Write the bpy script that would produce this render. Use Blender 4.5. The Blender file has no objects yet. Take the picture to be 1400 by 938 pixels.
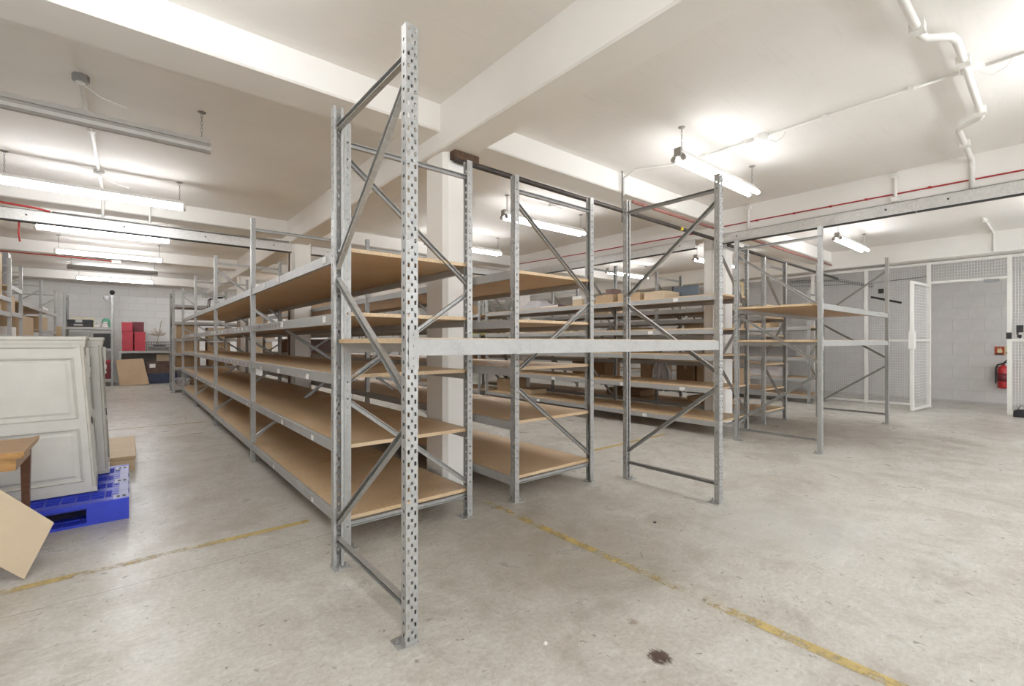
import bpy, math, random
from mathutils import Vector, Matrix

# ------------------------------------------------------------------ camera, world, exposure
SC = bpy.context.scene
COL = SC.collection
YAW = math.radians(39.65)
cam_data = bpy.data.cameras.new('camera')
cam_data.sensor_width = 36.0
cam_data.lens = 16.26
cam_data.clip_start = 0.05
cam_data.clip_end = 200
cam = bpy.data.objects.new('camera', cam_data)
cam.location = (0, 0, 1.22)
cam.rotation_euler = (math.pi / 2, 0, -YAW)
COL.objects.link(cam)
SC.camera = cam

world = bpy.data.worlds.new('world')
SC.world = world
world.use_nodes = True
world.node_tree.nodes['Background'].inputs[0].default_value = (0.92, 0.96, 1.0, 1)
world.node_tree.nodes['Background'].inputs[1].default_value = 2.6

SC.view_settings.view_transform = 'Standard'
SC.view_settings.look = 'None'
SC.view_settings.gamma = 1.0
SC.view_settings.use_curve_mapping = False
SC.view_settings.exposure = 1.22
LAMP_STRENGTH = 15.0

SC.cycles.max_bounces = 14
SC.cycles.diffuse_bounces = 10
SC.cycles.glossy_bounces = 3
SC.cycles.transparent_max_bounces = 12
SC.cycles.sample_clamp_indirect = 4.0
SC.cycles.use_denoising = True
SC.cycles.caustics_reflective = False
SC.cycles.caustics_refractive = False

rnd = random.Random(11)

# ------------------------------------------------------------------ materials
def nodes_of(name):
    m = bpy.data.materials.new(name)
    m.use_nodes = True
    nt = m.node_tree
    return m, nt, nt.nodes['Principled BSDF']

def noise(nt, scale, detail=4, rough=0.6, vec=None, dist=0.0):
    n = nt.nodes.new('ShaderNodeTexNoise')
    n.inputs['Scale'].default_value = scale
    n.inputs['Detail'].default_value = detail
    n.inputs['Roughness'].default_value = rough
    n.inputs['Distortion'].default_value = dist
    if vec is not None:
        nt.links.new(vec, n.inputs['Vector'])
    return n.outputs['Fac']

def ramp(nt, fac, stops):
    r = nt.nodes.new('ShaderNodeValToRGB')
    el = r.color_ramp.elements
    while len(el) < len(stops):
        el.new(0.5)
    for e, (p, c) in zip(el, stops):
        e.position = p
        e.color = (c[0], c[1], c[2], 1) if isinstance(c, (tuple, list)) else (c, c, c, 1)
    nt.links.new(fac, r.inputs['Fac'])
    return r.outputs['Color']

def mix(nt, fac, a, b, mode='MIX'):
    m = nt.nodes.new('ShaderNodeMix')
    m.data_type = 'RGBA'
    m.blend_type = mode
    for v, s in ((fac, 'Factor'), (a, 'A'), (b, 'B')):
        sock = [i for i in m.inputs if i.name == s and (i.type == 'VALUE' if s == 'Factor' else i.type == 'RGBA')][0]
        if isinstance(v, (int, float)):
            sock.default_value = v
        elif isinstance(v, (tuple, list)):
            sock.default_value = (v[0], v[1], v[2], 1)
        else:
            nt.links.new(v, sock)
    return [o for o in m.outputs if o.type == 'RGBA'][0]

def coords(nt, kind='Object', scale=None):
    t = nt.nodes.new('ShaderNodeTexCoord')
    if scale is None:
        return t.outputs[kind]
    mp = nt.nodes.new('ShaderNodeMapping')
    mp.inputs['Scale'].default_value = scale
    nt.links.new(t.outputs[kind], mp.inputs['Vector'])
    return mp.outputs['Vector']

def world_pos(nt):
    return nt.nodes.new('ShaderNodeNewGeometry').outputs['Position']

def bump(nt, bsdf, height, strength=0.2, dist=0.01):
    b = nt.nodes.new('ShaderNodeBump')
    b.inputs['Strength'].default_value = strength
    b.inputs['Distance'].default_value = dist
    nt.links.new(height, b.inputs['Height'])
    nt.links.new(b.outputs['Normal'], bsdf.inputs['Normal'])

def paint(name, col, rough=0.6, var=0.06, scale=6.0, metal=0.0, bumpy=0.0, spec=0.5):
    m, nt, b = nodes_of(name)
    f = noise(nt, scale, 5, 0.65, coords(nt))
    lo = tuple(max(0, c * (1 - var)) for c in col)
    hi = tuple(min(1, c * (1 + var)) for c in col)
    nt.links.new(ramp(nt, f, [(0.3, lo), (0.7, hi)]), b.inputs['Base Color'])
    b.inputs['Roughness'].default_value = rough
    b.inputs['Metallic'].default_value = metal
    b.inputs['Specular IOR Level'].default_value = spec
    if bumpy:
        bump(nt, b, noise(nt, scale * 12, 4, 0.6, coords(nt)), bumpy, 0.004)
    return m

def glow(name, col, strength):
    m = bpy.data.materials.new(name)
    m.use_nodes = True
    nt = m.node_tree
    nt.nodes.remove(nt.nodes['Principled BSDF'])
    e = nt.nodes.new('ShaderNodeEmission')
    e.inputs['Color'].default_value = (*col, 1)
    e.inputs['Strength'].default_value = strength
    nt.links.new(e.outputs[0], nt.nodes['Material Output'].inputs['Surface'])
    return m

def galvanised(name, base, metal=0.55, rough=0.42, spots=0.35):
    m, nt, b = nodes_of(name)
    wp = world_pos(nt)
    v = nt.nodes.new('ShaderNodeTexVoronoi')
    v.inputs['Scale'].default_value = 70
    nt.links.new(wp, v.inputs['Vector'])
    hsv = nt.nodes.new('ShaderNodeSeparateColor')
    nt.links.new(v.outputs['Color'], hsv.inputs[0])
    sp = ramp(nt, hsv.outputs[0], [(0.0, tuple(c * (1 - spots) for c in base)), (1.0, tuple(min(1, c * (1 + spots * 0.5)) for c in base))])
    wear = noise(nt, 9, 6, 0.7, wp)
    c = mix(nt, ramp(nt, wear, [(0.54, 0.0), (0.74, 0.4)]), sp, tuple(c * 0.62 for c in base))
    nt.links.new(c, b.inputs['Base Color'])
    b.inputs['Metallic'].default_value = metal
    rr = nt.nodes.new('ShaderNodeMapRange')
    rr.inputs['To Min'].default_value = rough - 0.1
    rr.inputs['To Max'].default_value = rough + 0.15
    nt.links.new(wear, rr.inputs['Value'])
    nt.links.new(rr.outputs[0], b.inputs['Roughness'])
    return m

def chipboard(name, col=(0.555, 0.385, 0.215)):
    m, nt, b = nodes_of(name)
    wp = world_pos(nt)
    flakes = nt.nodes.new('ShaderNodeTexVoronoi')
    flakes.inputs['Scale'].default_value = 150
    nt.links.new(wp, flakes.inputs['Vector'])
    s = nt.nodes.new('ShaderNodeSeparateColor')
    nt.links.new(flakes.outputs['Color'], s.inputs[0])
    base = ramp(nt, s.outputs[0], [(0.0, tuple(c * 0.78 for c in col)), (0.5, col), (1.0, tuple(min(1, c * 1.25) for c in col))])
    big = noise(nt, 2.2, 5, 0.6, wp)
    c = mix(nt, ramp(nt, big, [(0.3, 0.0), (0.65, 0.65)]), base, (0.64, 0.51, 0.35))
    stain = noise(nt, 6.5, 6, 0.75, wp)
    c = mix(nt, ramp(nt, stain, [(0.62, 0.0), (0.72, 0.3)]), c, tuple(x * 0.55 for x in col))
    nt.links.new(c, b.inputs['Base Color'])
    b.inputs['Roughness'].default_value = 0.42
    return m

def wood(name, c1, c2, scale=(1, 12, 12), rough=0.45):
    m, nt, b = nodes_of(name)
    f = noise(nt, 4, 6, 0.65, coords(nt, 'Object', scale), 0.6)
    nt.links.new(ramp(nt, f, [(0.3, c1), (0.7, c2)]), b.inputs['Base Color'])
    b.inputs['Roughness'].default_value = rough
    return m

def concrete_floor():
    m, nt, b = nodes_of('worn_concrete')
    wp = world_pos(nt)
    big = noise(nt, 0.55, 5, 0.55, wp, 0.3)
    c = ramp(nt, big, [(0.3, (0.42, 0.39, 0.335)), (0.55, (0.52, 0.495, 0.44)), (0.75, (0.575, 0.56, 0.515))])
    med = noise(nt, 3.5, 8, 0.72, wp, 0.6)
    c = mix(nt, ramp(nt, med, [(0.42, 0.0), (0.66, 0.8)]), c, (0.68, 0.675, 0.645))
    fine = noise(nt, 45, 6, 0.75, wp)
    c = mix(nt, 0.35, c, ramp(nt, fine, [(0.32, (0.27, 0.25, 0.21)), (0.68, (0.74, 0.72, 0.67))]))
    # trowel and wheel scuffs
    mp = nt.nodes.new('ShaderNodeMapping')
    mp.inputs['Rotation'].default_value = (0, 0, 0.5)
    mp.inputs['Scale'].default_value = (1.0, 7.0, 1.0)
    nt.links.new(wp, mp.inputs['Vector'])
    scr = noise(nt, 5, 9, 0.8, mp.outputs['Vector'], 1.2)
    c = mix(nt, ramp(nt, scr, [(0.55, 0.0), (0.66, 0.55)]), c, (0.72, 0.72, 0.70))
    # dark specks
    sp = noise(nt, 24, 3, 0.5, wp, 0.4)
    c = mix(nt, ramp(nt, sp, [(0.66, 0.0), (0.73, 0.7)]), c, (0.16, 0.14, 0.115))
    grime = noise(nt, 1.6, 9, 0.78, wp, 0.5)
    c = mix(nt, ramp(nt, grime, [(0.50, 0.0), (0.68, 0.7)]), c, (0.30, 0.265, 0.215))
    # spilt stains and patches; the large dark ones also hold painted shade
    sep = nt.nodes.new('ShaderNodeSeparateXYZ')
    nt.links.new(wp, sep.inputs[0])
    def mth(op, a, bb=None):
        n = nt.nodes.new('ShaderNodeMath')
        n.operation = op
        for i, v in enumerate((a, bb)):
            if v is None:
                continue
            if isinstance(v, (int, float)):
                n.inputs[i].default_value = v
            else:
                nt.links.new(v, n.inputs[i])
        return n.outputs[0]
    def floor_patch(x, y, r, col, amt, cc):
        dx = mth('SUBTRACT', sep.outputs[0], x)
        dy = mth('SUBTRACT', sep.outputs[1], y)
        d = mth('SQRT', mth('ADD', mth('MULTIPLY', dx, dx), mth('MULTIPLY', dy, dy)))
        e = mth('ADD', mth('MULTIPLY', d, 0.5 / r), mth('SUBTRACT', noise(nt, max(2.5, 1.6 / r), 7, 0.75, wp, 0.8), 0.5))
        return mix(nt, ramp(nt, e, [(0.20, amt), (0.34 if r < 0.3 else 0.55, 0.0)]), cc, col)
    c = floor_patch(1.59, 1.02, 0.075, (0.05, 0.018, 0.012), 0.95, c)
    c = floor_patch(1.70, 1.22, 0.04, (0.20, 0.10, 0.06), 0.6, c)
    c = floor_patch(1.66, 2.02, 0.17, (0.58, 0.60, 0.56), 0.6, c)
    c = floor_patch(7.6, 2.2, 1.5, (0.25, 0.215, 0.18), 0.6, c)  # broad dark stain under the open rack, with its shade painted in
    c = floor_patch(9.6, 0.55, 1.1, (0.26, 0.23, 0.20), 0.55, c)  # dark floor stain at the right, partly painted shade
    c = floor_patch(1.9, 1.95, 0.85, (0.29, 0.255, 0.20), 0.5, c)  # dark stain under the foreground rack, shade painted in with it
    c = floor_patch(3.4, 1.2, 0.7, (0.55, 0.55, 0.53), 0.5, c)
    # saw-cut joints
    for axis, pos in ((1, 3.02), (1, -1.2), (0, 4.6), (1, 8.9)):
        wob = mth('MULTIPLY', mth('SUBTRACT', noise(nt, 2.0, 4, 0.6, wp), 0.5), 0.03)
        d = mth('ABSOLUTE', mth('ADD', mth('SUBTRACT', sep.outputs[axis], pos), wob))
        c = mix(nt, ramp(nt, mth('MULTIPLY', d, 60.0), [(0.14, 0.6), (0.22, 0.0)]), c, (0.15, 0.13, 0.11))
    nt.links.new(c, b.inputs['Base Color'])
    rr = ramp(nt, med, [(0.3, 0.42), (0.7, 0.24)])
    nt.links.new(rr, b.inputs['Roughness'])
    b.inputs['Specular IOR Level'].default_value = 0.4
    bump(nt, b, fine, 0.15, 0.004)
    return m

def plaster(name, col, streak=False):
    m, nt, b = nodes_of(name)
    wp = world_pos(nt)
    f = noise(nt, 0.9, 6, 0.6, wp)
    c = ramp(nt, f, [(0.3, tuple(x * 0.95 for x in col)), (0.7, tuple(min(1, x * 1.03) for x in col))])
    if streak:
        mp = nt.nodes.new('ShaderNodeMapping')
        mp.inputs['Scale'].default_value = (1.0, 14.0, 1.0)
        nt.links.new(wp, mp.inputs['Vector'])
        s = noise(nt, 1.8, 6, 0.7, mp.outputs['Vector'], 0.5)
        c = mix(nt, ramp(nt, s, [(0.55, 0.0), (0.72, 0.12)]), c, tuple(x * 0.62 for x in col))
        bump(nt, b, s, 0.25, 0.006)
    else:
        bump(nt, b, noise(nt, 60, 4, 0.6, wp), 0.08, 0.004)
    nt.links.new(c, b.inputs['Base Color'])
    b.inputs['Roughness'].default_value = 0.75
    b.inputs['Specular IOR Level'].default_value = 0.25
    return m

def painted_brick(name, col):
    m, nt, b = nodes_of(name)
    wp = world_pos(nt)
    mp = nt.nodes.new('ShaderNodeMapping')
    mp.inputs['Rotation'].default_value = (math.pi / 2, 0, 0)
    nt.links.new(wp, mp.inputs['Vector'])
    br = nt.nodes.new('ShaderNodeTexBrick')
    br.inputs['Scale'].default_value = 1.0
    br.inputs['Brick Width'].default_value = 0.45
    br.inputs['Row Height'].default_value = 0.225
    br.inputs['Mortar Size'].default_value = 0.008
    br.inputs['Color1'].default_value = (*col, 1)
    br.inputs['Color2'].default_value = (*[c * 0.96 for c in col], 1)
    br.inputs['Mortar'].default_value = (*[c * 0.86 for c in col], 1)
    nt.links.new(mp.outputs['Vector'], br.inputs['Vector'])
    nt.links.new(br.outputs['Color'], b.inputs['Base Color'])
    b.inputs['Roughness'].default_value = 0.7
    return m

def worn_line(name, col):
    m, nt, b = nodes_of(name)
    wp = world_pos(nt)
    b.inputs['Roughness'].default_value = 0.55
    nt.links.new(ramp(nt, noise(nt, 14, 5, 0.7, wp), [(0.3, tuple(c * 0.8 for c in col)), (0.7, col)]), b.inputs['Base Color'])
    a = noise(nt, 9, 7, 0.75, wp)
    big = noise(nt, 1.3, 3, 0.5, wp)
    al = mix(nt, 0.55, ramp(nt, a, [(0.38, 0.0), (0.6, 1.0)]), ramp(nt, big, [(0.38, 0.0), (0.62, 1.0)]))
    nt.links.new(ramp(nt, al, [(0.18, 0.0), (0.6, 0.82)]), b.inputs['Alpha'])
    return m

M = {
    'wall': plaster('white_wall_paint', (0.85, 0.835, 0.81)),
    'wall_brick': painted_brick('white_brick_paint', (0.90, 0.90, 0.895)),
    'block': paint('grey_white_block_paint', (0.66, 0.64, 0.635), 0.8, 0.06, 3, bumpy=0.5),
    'mortar': paint('block_joint', (0.55, 0.535, 0.53), 0.9, 0.05),
    'ceiling': plaster('ceiling_paint', (0.85, 0.83, 0.80), True),
    'beam': plaster('beam_paint', (0.855, 0.84, 0.81)),
    'floor': concrete_floor(),
    'yellow': worn_line('worn_yellow_paint', (0.66, 0.50, 0.19)),
    'galv': galvanised('galvanised_steel', (0.40, 0.40, 0.39), 0.35, 0.42, 0.08),
    'brace': galvanised('brace_steel', (0.43, 0.425, 0.41), 0.5, 0.4, 0.12),
    'beamsteel': galvanised('shelf_beam_steel', (0.385, 0.38, 0.37), 0.15, 0.45, 0.05),
    'lintel': galvanised('lintel_steel', (0.60, 0.59, 0.57), 0.35, 0.45, 0.1),
    'board': chipboard('chipboard'),
    'label': paint('paper_label', (0.78, 0.77, 0.75), 0.7, 0.08, 40),
    'label2': paint('soiled_label', (0.34, 0.29, 0.29), 0.7, 0.35, 60),
    'white': paint('white_enamel', (0.76, 0.75, 0.72), 0.4, 0.03),
    'pvc': paint('white_conduit', (0.80, 0.79, 0.76), 0.45, 0.03),
    'cabinet': paint('cream_furniture_paint', (0.63, 0.62, 0.575), 0.42, 0.05, 5),
    'cabinet_edge': paint('worn_cream_paint', (0.56, 0.54, 0.48), 0.5, 0.1, 9),
    'blue': paint('blue_plastic', (0.035, 0.06, 0.56), 0.4, 0.12, 8),
    'paleblue': paint('scuffed_blue_plastic', (0.38, 0.42, 0.72), 0.5, 0.15, 12),
    'ply': wood('pale_plywood', (0.50, 0.37, 0.22), (0.64, 0.50, 0.33), (1.5, 9, 9), 0.6),
    'pine': wood('orange_pine', (0.32, 0.16, 0.045), (0.52, 0.29, 0.10), (2, 14, 14), 0.35),
    'darkwood': wood('dark_red_wood', (0.10, 0.04, 0.02), (0.17, 0.075, 0.04), (2, 14, 14), 0.4),
    'card': paint('brown_cardboard', (0.46, 0.335, 0.21), 0.75, 0.07, 3),
    'card_pale': paint('pale_cardboard', (0.56, 0.455, 0.32), 0.75, 0.06, 3),
    'card_dark': paint('dark_cardboard', (0.30, 0.19, 0.105), 0.75, 0.1, 3),
    'tape': paint('parcel_tape', (0.52, 0.40, 0.26), 0.3, 0.05),
    'red': paint('red_box_card', (0.42, 0.035, 0.055), 0.5, 0.1, 6),
    'darkred': paint('dark_red_box', (0.17, 0.02, 0.03), 0.5, 0.15, 6),
    'black': paint('black_plastic', (0.02, 0.02, 0.022), 0.45, 0.2),
    'grey': paint('grey_plastic', (0.30, 0.30, 0.31), 0.5, 0.1),
    'bluegrey': paint('blue_grey_panel', (0.10, 0.13, 0.165), 0.5, 0.1),
    'navy': paint('navy_plastic', (0.03, 0.04, 0.08), 0.5, 0.2),
    'suitcase': paint('brown_leatherette', (0.10, 0.055, 0.04), 0.45, 0.3, 8),
    'paper': paint('paper_pile', (0.68, 0.65, 0.62), 0.8, 0.1, 30),
    'purple': paint('purple_grey_cover', (0.16, 0.12, 0.15), 0.6, 0.2),
    'brownbook': paint('brown_cover', (0.20, 0.13, 0.11), 0.6, 0.2),
    'green': paint('mint_green', (0.16, 0.50, 0.33), 0.5, 0.1),
    'lime': paint('lime_green', (0.38, 0.45, 0.08), 0.5, 0.1),
    'cloth': paint('grey_white_cloth', (0.52, 0.51, 0.53), 0.9, 0.12, 9),
    'twig': paint('pale_twigs', (0.50, 0.43, 0.34), 0.8, 0.15),
    'redpaint': paint('red_pipe_paint', (0.34, 0.14, 0.12), 0.5, 0.15),
    'redcable': paint('red_cable_sheath', (0.42, 0.03, 0.03), 0.45, 0.1),
    'darkpipe': paint('dark_iron_pipe', (0.06, 0.05, 0.045), 0.4, 0.3, 12, metal=0.3),
    'rust': paint('rusty_bracket', (0.09, 0.05, 0.03), 0.8, 0.5, 30),
    'dark': paint('dark_line', (0.03, 0.03, 0.03), 0.6, 0.1),
    'extred': paint('extinguisher_red', (0.45, 0.02, 0.025), 0.3, 0.06),
    'signred': paint('sign_red', (0.42, 0.06, 0.02), 0.5, 0.05),
    'signcream': paint('sign_cream', (0.72, 0.62, 0.36), 0.5, 0.05),
    'steelwire': paint('white_wire', (0.74, 0.74, 0.74), 0.45, 0.03),
    'chain': paint('zinc_chain', (0.35, 0.34, 0.33), 0.4, 0.1, metal=0.6),
    'unlit': paint('unlit_tube_grey', (0.38, 0.365, 0.34), 0.35, 0.05, metal=0.15),
    'tube': glow('lit_tube', (0.98, 0.985, 1.0), LAMP_STRENGTH),
    'tube_boosted': glow('lit_boosted_tube', (0.98, 0.985, 1.0), LAMP_STRENGTH * 1.8),  # boosted above the other tubes to lift the far wall
    'yellowband': paint('yellow_tape', (0.55, 0.42, 0.03), 0.5, 0.05),
}

# ------------------------------------------------------------------ mesh helpers
class MB:
    def __init__(s):
        s.v, s.f = [], []
    def quad(s, a, b, c, d):
        n = len(s.v)
        s.v += [tuple(a), tuple(b), tuple(c), tuple(d)]
        s.f.append((n, n + 1, n + 2, n + 3))
        return s
    def box(s, x0, y0, z0, x1, y1, z1, mat=None):
        if x0 > x1: x0, x1 = x1, x0
        if y0 > y1: y0, y1 = y1, y0
        if z0 > z1: z0, z1 = z1, z0
        n = len(s.v)
        p = [(x0, y0, z0), (x1, y0, z0), (x1, y1, z0), (x0, y1, z0), (x0, y0, z1), (x1, y0, z1), (x1, y1, z1), (x0, y1, z1)]
        if mat is not None:
            p = [tuple(mat @ Vector(q)) for q in p]
        s.v += p
        s.f += [(n, n + 3, n + 2, n + 1), (n + 4, n + 5, n + 6, n + 7), (n, n + 1, n + 5, n + 4), (n + 1, n + 2, n + 6, n + 5), (n + 2, n + 3, n + 7, n + 6), (n + 3, n, n + 4, n + 7)]
        return s
    def cbox(s, x0, y0, z0, x1, y1, z1, c=0.004, mat=None):
        """box with chamfered vertical and top edges"""
        pts = lambda k: [(x0 + k, y0), (x1 - k, y0), (x1, y0 + k), (x1, y1 - k), (x1 - k, y1), (x0 + k, y1), (x0, y1 - k), (x0, y0 + k)]
        rings = []
        for z, ins in ((z0, 0), (z1 - c, 0), (z1, c)):
            ring = []
            for (x, y) in pts(c):
                cx, cy = (x0 + x1) / 2, (y0 + y1) / 2
                x2 = x + (ins if x < cx else -ins)
                y2 = y + (ins if y < cy else -ins)
                ring.append((x2, y2, z))
            rings.append(ring)
        return s.rings(rings, mat)
    def rings(s, rings, mat=None, caps=True):
        n0 = len(s.v)
        k = len(rings[0])
        for r in rings:
            for p in r:
                s.v.append(tuple(mat @ Vector(p)) if mat is not None else tuple(p))
        for i in range(len(rings) - 1):
            for j in range(k):
                a = n0 + i * k + j
                b = n0 + i * k + (j + 1) % k
                s.f.append((a, b, b + k, a + k))
        if caps:
            s.f.append(tuple(n0 + j for j in reversed(range(k))))
            s.f.append(tuple(n0 + (len(rings) - 1) * k + j for j in range(k)))
        return s
    def lathe(s, prof, cx=0, cy=0, seg=16, mat=None):
        rings = [[(cx + r * math.cos(2 * math.pi * j / seg), cy + r * math.sin(2 * math.pi * j / seg), z) for j in range(seg)] for r, z in prof]
        return s.rings(rings, mat)
    def tube(s, pts, r, seg=8, closed=False):
        pts = [Vector(p) for p in pts]
        rings = []
        up = Vector((0.123, 0.31, 1)).normalized()
        n = len(pts)
        for i, p in enumerate(pts):
            if i == 0: d = pts[1] - p
            elif i == n - 1: d = p - pts[-2]
            else: d = (pts[i + 1] - p).normalized() + (p - pts[i - 1]).normalized()
            d = d.normalized()
            a = d.cross(up)
            if a.length < 1e-3: a = d.cross(Vector((1, 0, 0)))
            a.normalize()
            b = d.cross(a)
            k = 1.0
            if 0 < i < n - 1:
                c = (pts[i + 1] - p).normalized().dot((p - pts[i - 1]).normalized())
                k = 1 / max(0.5, math.sqrt(max(0.05, (1 + c) / 2)))
            rings.append([p + (a * math.cos(2 * math.pi * j / seg) + b * math.sin(2 * math.pi * j / seg)) * r * k for j in range(seg)])
        return s.rings(rings)
    def prism(s, poly, h0, h1, axis='z'):
        def P(a, b, h):
            return {'z': (a, b, h), 'y': (a, h, b), 'x': (h, a, b)}[axis]
        return s.rings([[P(a, b, h0) for a, b in poly], [P(a, b, h1) for a, b in poly]])
    def mesh(s, name, mat, smooth=False):
        me = bpy.data.meshes.new(name)
        me.from_pydata(s.v, [], s.f)
        me.validate()
        me.materials.append(M[mat] if isinstance(mat, str) else mat)
        if smooth:
            for p in me.polygons: p.use_smooth = True
        import bmesh
        bm = bmesh.new(); bm.from_mesh(me)
        bmesh.ops.recalc_face_normals(bm, faces=bm.faces)
        bm.to_mesh(me); bm.free()
        return me
    def build(s, name, mat, parent=None, smooth=False, loc=None, rot=None):
        return put(s.mesh(name, mat, smooth), name, parent, loc, rot)

def put(me, name, parent=None, loc=None, rot=None):
    o = bpy.data.objects.new(name, me)
    COL.objects.link(o)
    if parent is not None: o.parent = parent
    if loc is not None: o.location = loc
    if rot is not None: o.rotation_euler = rot
    return o

def tag(o, label=None, cat=None, group=None, kind=None):
    if label: o['label'] = label
    if cat: o['category'] = cat
    if group: o['group'] = group
    if kind: o['kind'] = kind
    return o

def thing(name, label, cat, loc=(0, 0, 0), rotz=0.0, group=None):
    o = bpy.data.objects.new(name, None)
    o.empty_display_size = 0.1
    COL.objects.link(o)
    o.location = loc
    o.rotation_euler = (0, 0, rotz)
    return tag(o, label, cat, group)

def struct(name, mb, mat, label=None):
    o = mb.build(name, mat)
    return tag(o, label, None, None, 'structure')

def arc(c, r, a0, a1, n, plane='xz'):
    out = []
    for i in range(n + 1):
        a = a0 + (a1 - a0) * i / n
        u, v = r * math.cos(a), r * math.sin(a)
        out.append({'xz': (c[0] + u, c[1], c[2] + v), 'xy': (c[0] + u, c[1] + v, c[2]), 'yz': (c[0], c[1] + u, c[2] + v)}[plane])
    return out

# ------------------------------------------------------------------ room shell
XL, XR, YF, YB, HC = -2.9, 13.28, -4.2, 18.9, 3.12
struct('floor', MB().box(XL, YF, -0.1, XR, YB, 0), 'floor', 'worn grey concrete floor with scuffs and faint joints')
struct('ceiling', MB().box(XL, YF, HC, XR, YB, HC + 0.15), 'ceiling', 'off-white painted concrete ceiling slab')
struct('wall_left', MB().box(XL - 0.2, YF, 0, XL, YB, HC), 'wall', 'white wall behind the left hand racking')
struct('wall_back', MB().box(XL, YB, 0, XR, YB + 0.2, HC), 'wall_brick', 'white painted block wall at the far end')
wf_ = MB()
FILL_WIN = [(-2.2, 0.4), (1.0, 3.6), (4.2, 6.8), (7.4, 10.0), (10.6, 12.8)]  # made-up window openings, added to let in fill daylight
wf_.box(XL, YF - 0.2, 0, XR, YF, 0.9).box(XL, YF - 0.2, 2.6, XR, YF, HC)
xs = [XL] + [v for w in FILL_WIN for v in w] + [XR]
for i in range(0, len(xs), 2): wf_.box(xs[i], YF - 0.2, 0.9, xs[i + 1], YF, 2.6)
struct('wall_front', wf_, 'wall', 'white wall with added fill-light windows behind the viewer')
for i, (a, b) in enumerate(FILL_WIN):
    m = MB().box(a, YF - 0.14, 0.9, a + 0.05, YF - 0.08, 2.6).box(b - 0.05, YF - 0.14, 0.9, b, YF - 0.08, 2.6).box(a, YF - 0.14, 0.9, b, YF - 0.08, 0.95).box(a, YF - 0.14, 2.55, b, YF - 0.08, 2.6)
    m.box((a + b) / 2 - 0.02, YF - 0.13, 0.95, (a + b) / 2 + 0.02, YF - 0.09, 2.55)
    w_ = struct('window_%d' % (i + 1), m, 'white', 'white framed window added behind the viewer for fill light')
wr = struct('wall_right', MB().box(XR, YF, 0, XR + 0.2, YB, HC), 'mortar', 'pale grey painted block wall behind the mesh cage')
# blocks of the right wall, seen through the cage opening
BL, BH = 0.47, 0.2445
blk = MB().box(-0.008, -BL / 2 + 0.002, 0.002, 0.05, BL / 2 - 0.002, BH - 0.002).mesh('block', 'block')
half = MB().box(-0.012, -BL / 4 + 0.004, 0.003, 0.05, BL / 4 - 0.004, BH - 0.003).mesh('block_half', 'block')
for r in range(12):
    y = -0.55 + (BL / 2 if r % 2 else 0)
    while y < 4.75:
        put(blk, 'block', wr, (XR + rnd.uniform(-0.003, 0.003), y, r * BH))
        y += BL
struct('baseboard_right', MB().box(XR - 0.016, YF, 0, XR, YB, 0.035), 'mortar')
# plain painted surface for the rest of that wall
MB().box(XR - 0.011, 4.78, 0.0, XR, YB, HC).build('painted_panel', 'wall', wr)
MB().box(XR - 0.011, YF, 0.0, XR, -0.8, HC).build('painted_panel', 'block', wr)

CH = 0.035
def column(x0, y0, x1, y1, label):
    c = CH
    poly = [(x0 + c, y0), (x1 - c, y0), (x1, y0 + c), (x1, y1 - c), (x1 - c, y1), (x0 + c, y1), (x0, y1 - c), (x0, y0 + c)]
    struct('column', MB().prism(poly, 0, 2.92), 'beam', label)
XB = [(-1.45, -1.1), (3.2, 3.545), (7.79, 8.13), (12.2, 12.54), (16.8, 17.14)]
YBM = [(-2.9, -2.6), (1.91, 2.19), (6.557, 6.84), (11.35, 11.72)]
xlab = ['behind the viewer', 'crossing above the near racks', 'over the second steel lintel', 'above the far lamps', 'close to the far end wall']
ylab = ['along the left wall', 'running above the near column', 'above the long steel lintel on the right', 'directly over the mesh cage']
for i, (a, b) in enumerate(XB):
    struct('trim_%d' % (i + 1), MB().prism([(a, HC), (a, 2.917), (a + 0.012, 2.905), (b - 0.012, 2.905), (b, 2.917), (b, HC)], XL, XR, 'x'), 'beam', 'white concrete cross beam ' + xlab[i])
for i, (a, b) in enumerate(YBM):
    struct('trim_%d' % (i + 6), MB().prism([(a, HC), (a, 2.777), (a + 0.012, 2.765), (b - 0.012, 2.765), (b, 2.777), (b, HC)], YF, YB, 'y'), 'beam', 'white concrete main beam ' + ylab[i])
column(1.95, 3.2, 2.235, 3.52, 'near white column between the left run and the short run')
column(1.95, 7.68, 2.235, 7.98, 'second white column along the left run')
column(1.95, 12.2, 2.235, 12.5, 'far white column along the left run')
column(6.69, 3.22, 6.98, 3.55, 'white column beyond the foreground rack on the right')
column(6.69, 7.75, 6.98, 8.07, 'far white column behind the right racks')

# floor markings
def line_mark(label, x0, y0, x1, y1, z=0.002):
    o = MB().quad((x0, y0, z), (x1, y0, z), (x1, y1, z), (x0, y1, z)).build('floor_line', 'yellow')
    tag(o, label, 'floor marking')
line_mark('worn yellow floor line running out from under the foreground rack', 2.075, 0.2, 2.135, 2.9)
line_mark('worn yellow floor line crossing the left aisle by the blue pallet', -2.6, 3.30, 0.95, 3.36)
line_mark('faint far yellow floor line across the left aisle', -2.6, 8.52, 0.92, 8.58)
line_mark('faint yellow floor patch line behind the open frame on the right', 3.9, 3.42, 5.5, 3.48)

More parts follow.
